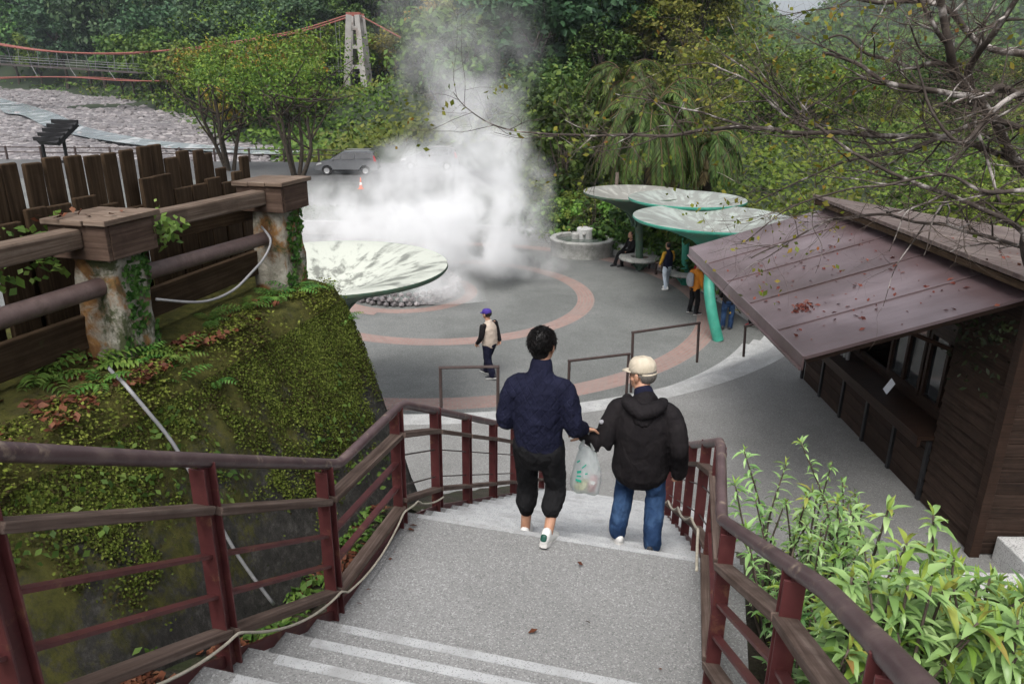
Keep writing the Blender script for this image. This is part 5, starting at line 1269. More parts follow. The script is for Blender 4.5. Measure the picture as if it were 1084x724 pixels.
def g_roof(q):
    u = q.random()
    if u < .2: x, y = q.gauss(4.02, .07), q.gauss(9.9, .12); 
    elif u < .55: x, y = q.uniform(3.6, 5.7), q.uniform(8.5, 12.6)
    else: x, y = q.gauss(7.0, .5), q.gauss(8.9, .7)
    z = az0 + (x - ax0) / (ax1 - ax0) * (az1 - az0) + .008 if x < 5.75 else 4.74 - (x - 5.8) * .1553 + .01
    if 5.7 < x < 5.85 or y < 8.15 or x > 13: return None
    return (x, y, z), V((0, 0, 1))
creeper('roof_litter', 'dead leaves and litter lying on the kiosk roofs', g_roof, 330, .07, 'leaf_dead', 60, .5, None, 'stuff')
def g_hang(q):
    c = [(5.9, 8.75), (5.85, 9.15), (5.95, 8.6)][q.randrange(3)]; return (c[0] + q.gauss(0, .09), c[1] + q.gauss(0, .16), 4.15 - min(1.1, abs(q.gauss(0, .42)))), V((-.5, -.6, .2))
creeper('hanging_foliage', 'dim green plant hanging under the kiosk eave', g_hang, 170, .075, 'leaf_shade', 61, .4, 'plant')
# ------------------------------------------------------------------ people
# figures are built in a local frame: x = their right, y = ahead of them, z = up, origin on the ground
def hand_chains(mb, wrist, d, palm, L=.18, curl=.5, thumb=1):
    """palm, four unequal fingers bent at the knuckles and a thumb from the side of the palm"""
    wrist, d, palm = V(wrist), V(d).normalized(), V(palm).normalized(); sd = d.cross(palm).normalized() * thumb; palm = sd.cross(d).normalized() * thumb if False else palm
    pl = L * .5; sweep(mb, [wrist, wrist + d * pl * .5, wrist + d * pl], [(.027, .02), (.038, .017), (.04, .015)], side=sd, n=10, k=3)
    for i, (o, l) in enumerate(((.028, .40), (.0095, .46), (-.0095, .43), (-.027, .33))):
        b = wrist + d * pl * .94 + sd * o; a = curl; dd = d.copy(); p = [b]; fl = L * l
        for f in (.45, .32, .23): dd = (d * math.cos(a) + palm * math.sin(a)); p.append(p[-1] + dd * fl * f); a += curl
        sweep(mb, p, [.0095, .009, .0085, .007], n=8, k=2)
    b = wrist + d * pl * .25 + sd * .03; t = (sd * .75 + d * .7 + palm * .25).normalized(); t2 = (sd * .25 + d * .8 + palm * .45).normalized()
    sweep(mb, [b - sd * .012, b + t * .035, b + t * .035 + t2 * .032, b + t * .035 + t2 * .055], [.014, .012, .0105, .008], n=8, k=2)
def head_chains(mb, c, yaw=0, pitch=0, s=1.0):
    """head with brow, nose, lips, chin and ears, centred at eye height; faces +y before yaw"""
    Rm = Matrix.Rotation(yaw, 3, 'Z') @ Matrix.Rotation(pitch, 3, 'X'); m2 = MB()
    ball(m2, (0, -.012, .035), (.076 * s, .094 * s, .095 * s), 20); ball(m2, (0, .02, -.04), (.062 * s, .066 * s, .075 * s), 16)
    ball(m2, (0, .055, -.085), (.032, .024, .022), 10); sweep(m2, [(0, .082, .005), (0, .098, -.03)], [.009, .014], n=8, k=2); ball(m2, (-.012, .088, -.036), .009, 8); ball(m2, (.012, .088, -.036), .009, 8)
    sweep(m2, [(-.05, .058, .03), (0, .079, .033), (.05, .058, .03)], [.012, .012, .012], n=8, k=2)
    sweep(m2, [(-.022, .076, -.063), (0, .084, -.062), (.022, .076, -.063)], [.006, .0075, .006], n=6, k=2); sweep(m2, [(-.018, .074, -.072), (0, .081, -.073), (.018, .074, -.072)], [.006, .008, .006], n=6, k=2)
    for sg in (-1, 1):
        sweep(m2, [(sg * .074, -.008, -.03), (sg * .084, -.016, -.005), (sg * .086, -.020, .022)], [(.008, .014), (.009, .021), (.008, .017)], side=(1, 0, 0), n=10, k=3)
        ball(m2, (sg * .052, .035, -.02), (.022, .022, .02), 8)
    o = len(mb.v); mb.v += [tuple(V(c) + Rm @ V(p)) for p in m2.v]; mb.f += [[i + o for i in f] for f in m2.f]; mb.m += m2.m; mb.uv += m2.uv
    return Rm
def shoe(parent, ankle, d, L=.27, W=.092, up=None, mats=('shoe', 'shoe_sole', 'shoe_green'), tilt=0.0):
    """shoe under an ankle point; d = toe direction; tilt lifts the heel"""
    a = V(ankle); d = V(d).normalized(); d.z = 0; d.normalize(); sd = d.cross(V((0, 0, 1))); Rm = Matrix((sd, d, V((0, 0, 1)))).transposed() @ Matrix.Rotation(-tilt, 3, 'X')
    T = lambda p: a + Rm @ V(p); h = -.085
    mb = MB(); sweep(mb, [T((0, -.055, h + .05)), T((0, .0, h + .055)), T((0, .07, h + .05)), T((0, .15, h + .035)), T((0, .185, h + .03))], [(.034, .045), (.038, .048), (.042, .042), (.043, .03), (.032, .022)], side=sd, n=16)
    sweep(mb, [T((0, -.035, h + .06)), T((0, -.03, h + .095))], [(.036, .045), (.036, .042)], side=sd, n=12)
    u = fuse('shoe', mb, .009, M[mats[0]], parent, 3)
    out = [(-.028, -.075), (0, -.088), (.028, -.075), (.036, -.03), (.036, .05), (.046, .11), (.042, .165), (.02, .205), (-.015, .207), (-.04, .17), (-.045, .11), (-.036, .05), (-.036, -.03)]
    m2 = MB(); m2.prism(out, lambda x, y, t: T((x, y, h + lerp(.0, .03, t)))); m2.build('sole', M[mats[1]], u, bevel=.006)
    if len(mats) > 2:
        m3 = MB(); sweep(m3, [T((0, -.082, h + .055)), T((0, -.080, h + .085))], [(.026, .018), (.024, .014)], side=sd, n=10); fuse('heel_tab', m3, .007, M[mats[2]], u, 2)
    return u
def limbs_pts(*a): return [V(p) for p in a]
def hair_tufts(parent, c, Rm, rx, ry, rz, n, seed, m, L=.028, cut=lambda p: True):
    rs = random.Random(seed); mb = MB(); k = 0
    while k < n:
        u = V((rs.gauss(0, 1), rs.gauss(0, 1), rs.gauss(0, 1))).normalized(); p = V((u.x * rx, u.y * ry, u.z * rz))
        if not cut(p): continue
        k += 1; dn = (V((0, -.55, -.8)) - u * (V((0, -.55, -.8)).dot(u))); dn = (dn.normalized() + u * rs.uniform(-.02, .04) + V((rs.gauss(0, .3), rs.gauss(0, .3), 0))).normalized(); sd = u.cross(dn).normalized() * rs.uniform(.0007, .0014); l = L * rs.uniform(.6, 1.3)
        a, b, d = p - sd, p + sd, p + dn * l; mid = p + dn * l * .5 + u * .004
        mb.add([V(c) + Rm @ q for q in (a, b, mid + sd * .7, d, mid - sd * .7)], [(0, 1, 2, 3, 4)])
    return mb.build('hair_tufts', M[m], parent)
def eyes(parent, c, Rm, s=1):
    for sg in (-1, 1): mb = MB(); ball(mb, V(c) + Rm @ V((sg * .031, .071, .008)), .0105, 10); mb.build('eye', M['eye'], parent, smooth=True)
def cap_mesh(parent, c, Rm, m, brim=True):
    mb = MB(); prof = [(.092, -.012), (.096, .01), (.096, .04), (.088, .075), (.062, .105), (.03, .118), (.004, .121)]; m2 = MB(); m2.lathe(prof, (0, 0, 0), 28)
    v = [V((p[0] * (.92 + .02 * noise.noise(V(p) * 25)), p[1] * 1.07 - .012, (p[2] * .86 + .012) + .006 * noise.noise(V(p) * 30 + V((3, 3, 3))))) for p in m2.v]; mb.add([V(c) + Rm @ p for p in v], m2.f); o = mb.build('cap', M[m], parent, smooth=True)
    so_ = o.modifiers.new('s', 'SOLIDIFY'); so_.thickness = .004
    mb = MB(); rows = []
    for i in range(9):
        a = math.radians(lerp(28, 152, i / 8)); r0 = V((.086 * math.cos(a), .099 * math.sin(a) - .012, .004)); e = .075 * math.sin(PI * i / 8) ** .6; rows.append((r0, V((r0.x * 1.0, r0.y + e, .004 - .014 * math.sin(PI * i / 8)))))
    pts = [V(c) + Rm @ p for r in rows for p in (r[0], r[0].lerp(r[1], .5) + V((0, 0, .006)), r[1])]
    mb.add(pts, [(i * 3 + k, i * 3 + k + 3, i * 3 + k + 4, i * 3 + k + 1) for i in range(8) for k in range(2)]); b = mb.build('brim', M[m], o, smooth=True); s2 = b.modifiers.new('s', 'SOLIDIFY'); s2.thickness = .005
    mb = MB(); ball(mb, V(c) + Rm @ V((0, -.012, .117)), (.006, .006, .004), 8); mb.build('button', M[m], o, smooth=True)
    return o
def noise_post(amp, sc, amp2=0, zlo=None):
    def f(me):
        n = len(me.vertices); co = np.empty(n * 3, np.float32); no = np.empty(n * 3, np.float32); me.vertices.foreach_get('co', co); me.vertex_normals.foreach_get('vector', no); co = co.reshape(-1, 3); no = no.reshape(-1, 3)
        d = np.array([noise.noise(V(p) * sc) * amp + noise.noise(V(p) * sc * 2.7 + V((7, 1, 3))) * amp * .5 for p in co.tolist()], np.float32)
        me.vertices.foreach_set('co', (co + no * d[:, None]).ravel())
        me.update()
    return f

# ---- the man in the navy jacket
def navy_man():
    o = st(.98, .17, 3.535); r = thing('person', 'man in a quilted navy jacket and cropped black joggers holding a plastic bag', 'person', o, SRZ)
    hc = V((.0, .065, 1.575)); head_yaw = math.radians(-14)
    # body: one continuous skin
    mb = MB(); Rm = head_chains(mb, hc, head_yaw, -.06); sweep(mb, [(0, .0, 1.36), (0, .02, 1.44), (0, .04, 1.52)], [.066, .060, .056], n=14)
    sweep(mb, [(0, 0, .86), (0, -.01, 1.05), (0, 0, 1.22), (0, .0, 1.34)], [(.14, .095), (.13, .09), (.145, .09), (.08, .06)], side=(1, 0, 0), n=16)
    hipR, hipL = V((.09, 0, .86)), V((-.09, 0, .86)); kR, aR = V((.115, .06, .52)), V((.105, -.10, .245)); kL, aL = V((-.10, .13, .47)), V((-.115, .13, .085))
    sweep(mb, [hipR, kR, aR], [.075, .05, .035], n=12); sweep(mb, [hipL, kL, aL], [.075, .05, .035], n=12)
    sweep(mb, [aR, aR + V((.0, .07, -.045))], [.034, .028], n=10); sweep(mb, [aL, aL + V((0, .07, -.045))], [.034, .028], n=10)
    sR, eR, wR = V((.178, 0, 1.325)), V((.238, -.01, 1.05)), V((.285, .20, .935)); sL, eL, wL = V((-.178, 0, 1.325)), V((-.228, -.015, 1.05)), V((-.205, .18, .95))
    sweep(mb, [sR * .9 + V((0, 0, .09)), eR, wR], [.04, .036, .028], n=10); sweep(mb, [sL * .9 + V((0, 0, .09)), eL, wL], [.04, .036, .028], n=10)
    hand_chains(mb, wR, (.25, .85, -.5), (.3, -.4, -.85), .18, .62, -1); hand_chains(mb, wL, (.3, .8, -.5), (.8, 0, .2), .17, .6, 1)
    fuse('body', mb, .0055, M['skin'], r, 3)
    eyes(r, hc, Rm)
    mb = MB(); m2 = MB(); ball(m2, (0, -.022, .045), (.086, .102, .098), 24); ball(m2, (0, -.048, -.012), (.070, .056, .074), 16)
    mb.add([hc + Rm @ V(p) for p in m2.v if True], m2.f)
    h = fuse('hair', mb, .007, M['hair'], r, 3, noise_post(.0025, 34))
    bm = bmesh.new(); bm.from_mesh(h.data); inv = Rm.inverted()
    kill = [f for f in bm.faces if (lambda p: (p.y > .055 and p.z < .085) or (abs(p.x) > .055 and p.z < -.005 and p.y > -.04) or p.z < -.085)(inv @ (f.calc_center_median() - hc))]
    bmesh.ops.delete(bm, geom=kill, context='FACES'); bm.to_mesh(h.data); bm.free()
    hair_tufts(h, hc + Rm @ V((0, -.022, .04)), Rm, .089, .104, .101, 2600, 3, 'hair', .03, lambda p: (p.z > -.03 or p.y < -.03) and not (p.y > .07 and p.z < .05))
    # jacket: body, sleeves, collar and ribbing
    mb = MB()
    sweep(mb, [(0, .0, .86), (0, -.008, .93), (0, -.012, 1.08), (0, -.006, 1.22), (0, .0, 1.31), (0, .008, 1.37), (0, .014, 1.415)], [(.156, .125), (.168, .138), (.170, .138), (.18, .13), (.165, .108), (.118, .09), (.084, .08)], side=(1, 0, 0), n=24)
    for s_, e_, w_ in ((sR, eR, wR), (sL, eL, wL)):
        sg = 1 if s_.x > 0 else -1
        sweep(mb, [V((sg * .10, .0, 1.345)), V((sg * .172, 0, 1.30)), s_.lerp(e_, .5) + V((sg * .012, -.008, -.01)), e_ + V((sg * .006, -.012, -.005)), e_.lerp(w_, .6), w_ + (e_ - w_) * .1], [.058, .070, .068, .063, .057, .046], n=16)
    j = fuse('jacket', mb, .0085, M['navy'], r, 4, noise_post(.008, 15))
    mb = MB(); sweep(mb, [(0, .0, .835), (0, 0, .895)], [(.160, .122), (.174, .132)], side=(1, 0, 0), n=24); fuse('waistband', mb, .008, M['navy_plain'], j, 2)
    mb = MB(); sweep(mb, [(0, .012, 1.385), (0, .03, 1.46)], [(.086, .082), (.076, .076)], side=(1, 0, 0), n=20); fuse('collar', mb, .007, M['navy_plain'], j, 2)
    for e_, w_ in ((eR, wR), (eL, wL)): mb = MB(); sweep(mb, [w_ + (e_ - w_) * .14, w_ + (e_ - w_) * .0], [.046, .038], n=12); fuse('cuff', mb, .007, M['navy_plain'], j, 2)
    # joggers gathered below the knee
    mb = MB(); sweep(mb, [(0, .0, .96), (0, -.012, .86), (0, .0, .80)], [(.150, .118), (.164, .132), (.145, .12)], side=(1, 0, 0), n=20)
    cR, cL = kR.lerp(aR, .42), kL.lerp(aL, .42)
    for hp, kn, cf in ((hipR, kR, cR), (hipL, kL, cL)):
        sweep(mb, [hp, hp.lerp(kn, .5), kn + V((0, 0, .02)), kn.lerp(cf, .55) + V((0, -.012, -.02)), cf + V((0, -.012, .0)), cf + V((0, 0, -.03))], [(.096, .112), (.084, .098), (.076, .086), (.078, .085), (.076, .079), (.056, .056)], side=(1, 0, 0), n=16)
    fuse('joggers', mb, .0085, M['black'], r, 4, noise_post(.010, 12))
    for cf, an in ((cR, aR), (cL, aL)): mb = MB(); sweep(mb, [cf + V((0, 0, -.02)), cf.lerp(an, .12) + V((0, 0, -.02))], [.058, .056], n=14); fuse('ankle_cuff', mb, .008, M['black'], r, 2)
    shoe(r, aR, (.18, 1, 0), tilt=.30, up=None); shoe(r, aL, (-.12, 1, 0))
    return r, o
nm, nmo = navy_man()

# ---- the man in the cream cap
def cap_man():
    o = st(1.66, .55, 3.37); r = thing('person', 'stooped man in a cream cap black hooded jacket and blue jeans', 'person', o, SRZ)
    hc = V((-.045, .11, 1.435)); yaw = math.radians(58)
    mb = MB(); Rm = head_chains(mb, hc, yaw, -.12); sweep(mb, [(-.0, .0, 1.24), (-.02, .045, 1.31), (-.035, .085, 1.39)], [.066, .060, .056], n=14)
    sweep(mb, [(0, 0, .80), (0, -.02, .98), (0, -.02, 1.16), (0, .01, 1.27)], [(.14, .1), (.135, .1), (.15, .10), (.09, .07)], side=(1, 0, 0), n=16)
    hR, hL = V((.092, 0, .82)), V((-.092, 0, .82)); kR, aR = V((.125, .0, .54)), V((.135, -.175, .25)); kL, aL = V((-.105, .07, .54)), V((-.125, -.06, .25))
    sweep(mb, [hR, kR, aR], [.072, .05, .035], n=12); sweep(mb, [hL, kL, aL], [.072, .05, .035], n=12); sweep(mb, [aR, aR + V((0, .07, -.045))], [.034, .028], n=10); sweep(mb, [aL, aL + V((0, .07, -.045))], [.034, .028], n=10)
    sL, eL, wL = V((-.18, .0, 1.235)), V((-.262, -.085, .965)), V((-.395, -.09, 1.02)); sR, eR, wR = V((.18, .0, 1.235)), V((.258, -.05, .99)), V((.275, .02, .79))
    sweep(mb, [sL, eL, wL], [.046, .038, .028], n=10); sweep(mb, [sR, eR, wR], [.046, .038, .028], n=10)
    hand_chains(mb, wL, (-.9, .1, .1), (0, .3, -.9), .17, .5, 1); hand_chains(mb, wR, (.05, .25, -.95), (-.9, .2, 0), .17, .45, 1)
    fuse('body', mb, .0055, M['skin'], r, 3); eyes(r, hc, Rm)
    mb = MB(); m2 = MB(); ball(m2, (0, -.028, .02), (.081, .094, .085), 20); mb.add([hc + Rm @ V(p) for p in m2.v], m2.f); h = fuse('hair', mb, .008, M['hair_grey'], r, 2)
    bm = bmesh.new(); bm.from_mesh(h.data); inv = Rm.inverted(); kill = [f for f in bm.faces if (lambda p: p.y > .02 or p.z < -.04 or (abs(p.x) > .06 and p.z < .01 and p.y > -.05))(inv @ (f.calc_center_median() - hc))]; bmesh.ops.delete(bm, geom=kill, context='FACES'); bm.to_mesh(h.data); bm.free()
    cp = cap_mesh(r, hc + Rm @ V((0, .0, .03)), Rm, 'cream')
    mb = MB(); P = [hc + Rm @ V((.078 * math.cos(a), .094 * math.sin(a) - .02, .028)) for a in [math.radians(lerp(205, 335, i / 10)) for i in range(11)]]; mb.tube(P, .0085, 6); mb.build('strap', M['cream'], cp, smooth=True)
    mb = MB()
    sweep(mb, [(0, .0, .74), (0, -.01, .82), (0, -.022, .98), (0, -.028, 1.10), (0, -.012, 1.215), (0, .01, 1.29)], [(.208, .158), (.204, .152), (.194, .146), (.188, .138), (.158, .112), (.095, .085)], side=(1, 0, 0), n=24)
    for s_, e_, w_ in ((sR, eR, wR), (sL, eL, wL)):
        sg = 1 if s_.x > 0 else -1; ext = (w_ - e_).normalized() * (.055 if sg > 0 else .02)
        sweep(mb, [V((sg * .10, -.005, 1.25)), V((sg * .176, -.005, 1.21)), s_.lerp(e_, .5) + V((sg * .014, -.012, 0)), e_ + V((sg * .006, -.015, -.005)), e_.lerp(w_, .55), w_ + ext], [.062, .078, .075, .071, .067, .060], n=16)
    j = fuse('jacket', mb, .0085, M['black_jkt'], r, 5, noise_post(.007, 10))
    mb = MB(); sweep(mb, [(-.125, .03, 1.285), (-.10, -.065, 1.285), (0, -.115, 1.255), (.10, -.065, 1.285), (.12, .03, 1.285)], [(.034, .042), (.044, .058), (.055, .08), (.044, .058), (.034, .042)], side=(0, 0, 1), n=14)
    sweep(mb, [(-.05, -.10, 1.23), (0, -.125, 1.17), (.05, -.10, 1.23)], [.04, .045, .04], n=12); fuse('hood', mb, .008, M['black_jkt'], j, 4, noise_post(.007, 14))
    mb = MB(); sweep(mb, [(0, .015, 1.27), (-.018, .05, 1.335)], [(.08, .076), (.071, .069)], side=(1, 0, 0), n=16); fuse('shirt_collar', mb, .008, M['navy_plain'], r, 2)
    d = V((-1, -.55, .12)).normalized(); pc = sL.lerp(eL, .38) + V((-.075, -.062, .0)); mb = MB(); sweep(mb, [pc - d * .006, pc + d * .006], [.017, .017], n=14, k=1); mb.build('sleeve_badge', M['greycloth'], j, smooth=True)
    mb = MB(); sweep(mb, [(0, 0, .90), (0, -.012, .80), (0, 0, .74)], [(.155, .118), (.165, .13), (.145, .115)], side=(1, 0, 0), n=20)
    for hp, kn, an in ((hR, kR, aR), (hL, kL, aL)):
        sweep(mb, [hp, hp.lerp(kn, .5), kn, kn.lerp(an, .5) + V((0, -.01, 0)), an + V((0, -.004, .04)), an + V((0, -.004, .0))], [(.09, .105), (.082, .094), (.073, .082), (.070, .077), (.066, .075), (.065, .075)], side=(1, 0, 0), n=16)
    fuse('jeans', mb, .0085, M['denim'], r, 4, noise_post(.010, 12))
    shoe(r, aR, (.1, 1, 0), tilt=.2, mats=('shoe', 'shoe_sole', 'shoe_dark')); shoe(r, aL, (-.35, 1, 0), mats=('shoe', 'shoe_sole'))
    return r
cap_man()

# ---- carrier bag hanging from the navy man's hand
def carrier():
    p = st(1.285, .425, 4.37); r = thing('plastic_bag', 'translucent white carrier bag with green print and a red can inside', 'bag', p, SRZ)
    mb = MB(); n = 28; prof = [(-.43, .02, .02), (-.425, .075, .05), (-.40, .10, .066), (-.34, .108, .072), (-.26, .098, .068), (-.18, .082, .056), (-.11, .062, .04), (-.06, .045, .028)]; rings = []
    for z, a, b in prof:
        for k in range(n):
            t = 2 * PI * k / n; e = 1 + .09 * noise.noise(V((math.cos(t) * 2.2, math.sin(t) * 2.2, z * 9))) + .05 * math.sin(7 * t + z * 20); rings.append((a * e * math.cos(t) * 1.05 + .015 * (z + .43) * 0, b * e * math.sin(t), z + .012 * math.sin(t * 3)))
    mb.add(rings, [(i * n + k, i * n + (k + 1) % n, (i + 1) * n + (k + 1) % n, (i + 1) * n + k) for i in range(len(prof) - 1) for k in range(n)] + [tuple(range(n - 1, -1, -1))])
    b = mb.build('bag_film', M['bag'], r, smooth=True)
    for y in (-.022, .022):
        for x in (-1, 1):
            mb = MB(); P = catmull([(x * .05, y, -.07), (x * .03, y * .8, -.02), (x * .008, y * .4, .035), (0, 0, .06)], 4); mb.tube(P, [.016 - .009 * i / (len(P) - 1) for i in range(len(P))], 7); mb.build('handle', M['bag'], r, smooth=True)
    mb = MB()   # broken green print strokes on the outside
    def wrap(u, z, off=.004):
        i = next(i for i in range(len(prof) - 1) if prof[i][0] <= z <= prof[i + 1][0]); f = (z - prof[i][0]) / (prof[i + 1][0] - prof[i][0]); a = lerp(prof[i][1], prof[i + 1][1], f); bb = lerp(prof[i][2], prof[i + 1][2], f)
        return V((a * 1.05 * math.cos(u), bb * math.sin(u), z)) * 1.0 + V((math.cos(u), math.sin(u), 0)) * (off + .008)
    for (u0, z0, u1, z1, w_) in ((-2.15, -.30, -1.75, -.302, .02), (-2.1, -.27, -1.8, -.262, .013), (-2.12, -.24, -1.82, -.228, .02), (-1.8, -.20, -1.5, -.17, .012), (-2.3, -.17, -2.05, -.15, .014), (-1.55, -.24, -1.38, -.235, .01)):
        k = 6; pts = []
        for i in range(k + 1): q = wrap(lerp(u0, u1, i / k), lerp(z0, z1, i / k)); pts += [q + V((0, 0, w_ * .5)), q - V((0, 0, w_ * .5))]
        mb.add(pts, [(2 * i, 2 * i + 1, 2 * i + 3, 2 * i + 2) for i in range(k)])
    mb.build('print', M['bag_green'], b)
    mb = MB(); mb.lathe([(.0, -.06), (.026, -.06), (.031, -.052), (.031, .045), (.027, .056), (.0, .056)], (0, 0, 0), 20); c = mb.build('drink_can', M['can_red'], r, smooth=True, auto=40); c.location = (.052, -.012, -.345); c.rotation_euler = (.1, .12, 0)
    mb = MB(); mb.lathe([(.0315, .0), (.0315, .03)], (0, 0, .012), 20, 0, -2.2, -.9); mb.build('can_label', M['white_paint'], c, smooth=True)
    mb = MB(); ball(mb, (-.035, -.005, -.385), (.055, .045, .028), 14); ball(mb, (-.01, .01, -.36), (.04, .035, .028), 12); fuse('produce', mb, .006, M['veg'], r, 1)
carrier()

# ---- smaller figures on the plaza
def walker(label, loc, rz, H, top, legs, shoes, sleeves=None, cap=None, hair='hair', stride=.18, lean=0.0, arms=((-.05, .1), (.02, -.06)), bag=None, vest=None, bend=0.0, hood=None):
    """standing or walking figure of height H; arms = forward swing of each wrist; stride = half step length"""
    k = H / 1.70; r = thing('person', label, 'person', loc, rz); S = lambda x, y, z: V((x * k, y * k, z * k))
    hc = S(0, .05 + lean * 1.2, 1.585); mb = MB(); Rm = head_chains(mb, hc, 0, -.05, k)
    sweep(mb, [S(0, lean * .9, 1.36), S(0, .02 + lean, 1.44), S(0, .03 + lean * 1.1, 1.53)], [.06 * k, .055 * k, .052 * k], n=12); sweep(mb, [S(0, 0, .86), S(0, lean * .4, 1.1), S(0, lean * .8, 1.3), S(0, lean * .9, 1.38)], [(.14 * k, .095 * k), (.13 * k, .09 * k), (.15 * k, .1 * k), (.09 * k, .065 * k)], n=14)
    L = {}
    for sg, y in ((1, stride), (-1, -stride)):
        hp, an = S(sg * .088, 0, .86), S(sg * .10, y, .085 if y >= 0 else .12); kn = hp.lerp(an, .5) + S(sg * .012, .05, .0); L[sg] = (hp, kn, an)
        sweep(mb, [hp, kn, an], [.07 * k, .048 * k, .034 * k], n=10); sweep(mb, [an, an + S(0, .07, -.045)], [.032 * k, .026 * k], n=8)
    A = {}
    for sg, (ey, wy) in ((-1, arms[0]), (1, arms[1])):
        s_, e_ = S(sg * .185, lean * .85, 1.345), S(sg * .25, lean * .6 + ey * .5, 1.09); w_ = S(sg * .235, lean * .4 + wy, .87 + abs(wy) * .35); A[sg] = (s_, e_, w_)
        sweep(mb, [s_, e_, w_], [.046 * k, .038 * k, .027 * k], n=10); hand_chains(mb, w_, (0, .35 + wy, -.9), (-sg, 0, 0), .175 * k, .4, -sg)
    fuse('body', mb, .0095, M['skin'], r, 2); eyes(r, hc, Rm)
    if cap: cap_mesh(r, hc + Rm @ V((0, 0, .028)), Rm, cap)
    mb = MB(); m2 = MB(); ball(m2, (0, -.028, .03), (.083 * k, .097 * k, .093 * k), 18); mb.add([hc + Rm @ V(p) for p in m2.v], m2.f); h = fuse('hair', mb, .011, M[hair], r, 2)
    bm = bmesh.new(); bm.from_mesh(h.data); inv = Rm.inverted(); kill = [f for f in bm.faces if (lambda p: p.y > .045 and p.z < .08 or p.z < -.05)(inv @ (f.calc_center_median() - hc))]; bmesh.ops.delete(bm, geom=kill, context='FACES'); bm.to_mesh(h.data); bm.free()
    mb = MB(); sweep(mb, [S(0, 0, .84), S(0, lean * .1, .92), S(0, lean * .4, 1.12), S(0, lean * .75, 1.26), S(0, lean * .85, 1.35), S(0, lean * .9, 1.41)], [(.185 * k, .135 * k), (.188 * k, .14 * k), (.185 * k, .142 * k), (.185 * k, .13 * k), (.14 * k, .1 * k), (.08 * k, .072 * k)], n=20)
    if not sleeves:
        for sg in (-1, 1): s_, e_, w_ = A[sg]; sweep(mb, [V((s_.x * .6, s_.y, s_.z + .01)), s_, e_, w_], [.07 * k, .078 * k, .064 * k, .046 * k], n=12)
    j = fuse('jacket' if not sleeves else 'vest', mb, .011, M[top], r, 3, noise_post(.008, 12))
    if sleeves:
        for sg in (-1, 1): mb = MB(); s_, e_, w_ = A[sg]; sweep(mb, [V((s_.x * .8, s_.y, s_.z)), s_, e_, w_], [.058 * k, .066 * k, .058 * k, .044 * k], n=12); fuse('sleeve', mb, .011, M[sleeves], r, 3)
    mb = MB(); sweep(mb, [S(0, 0, .93), S(0, -.01, .86), S(0, 0, .79)], [(.155 * k, .115 * k), (.165 * k, .13 * k), (.14 * k, .115 * k)], n=16)
    for sg in (-1, 1): hp, kn, an = L[sg]; sweep(mb, [hp, hp.lerp(kn, .5), kn, kn.lerp(an, .6), an + S(0, 0, -.01)], [.1 * k, .093 * k, .08 * k, .074 * k, .074 * k], n=14)
    fuse('trousers', mb, .011, M[legs], r, 3, noise_post(.008, 12))
    for sg in (-1, 1): shoe(r, L[sg][2], (sg * .15, 1, 0), mats=shoes, tilt=.0 if L[sg][2].z < .1 * k else .25)
    if bag: mb = MB(); sweep(mb, [S(0, -.20, .98), S(0, -.22, 1.15), S(0, -.20, 1.32)], [(.13 * k, .07 * k), (.15 * k, .09 * k), (.12 * k, .06 * k)], n=16); b = fuse('backpack', mb, .011, M[bag], r, 3)
    return r
vm = walker('man in a purple cap and cream padded vest walking across the plaza', (-.53, 16.75, .0), math.radians(52), 1.66, 'puffer', 'navy_plain', ('shoe_dark', 'shoe_sole'), 'black_jkt', 'purple', 'hair', .17, .03, ((.0, .12), (-.02, -.08)))
vm.scale = (1.2, 1.18, 1.0)
walker('person with mustard sleeves and pale jeans leaning back by the ring seat', (5.28, 24.85, 0), math.radians(28), 1.62, 'navy_plain', 'jeans_pale', ('shoe', 'shoe_sole'), 'yellow', None, 'hair', .12, .02, ((.05, .14), (.05, .16)))
walker('person in an orange jacket and black trousers carrying a grey backpack', (5.55, 22.0, 0), math.radians(-62), 1.66, 'orange', 'black', ('shoe_dark', 'shoe_sole'), None, None, 'hair', .05, .03, ((.05, .1), (.05, .1)), 'greycloth')
walker('person in a black top and bright blue jeans under the awning edge', (6.2, 20.55, 0), math.radians(-20), 1.70, 'black_jkt', 'denim', ('shoe_dark', 'shoe_dark'), None, None, 'hair', .06, .02, ((.05, .14), (.05, .14)))
walker('dark dressed person in red shoes half hidden under the awning', (7.05, 20.9, 0), math.radians(30), 1.62, 'black', 'black', ('redcloth', 'shoe_sole'), None, None, 'hair', .05, .02)
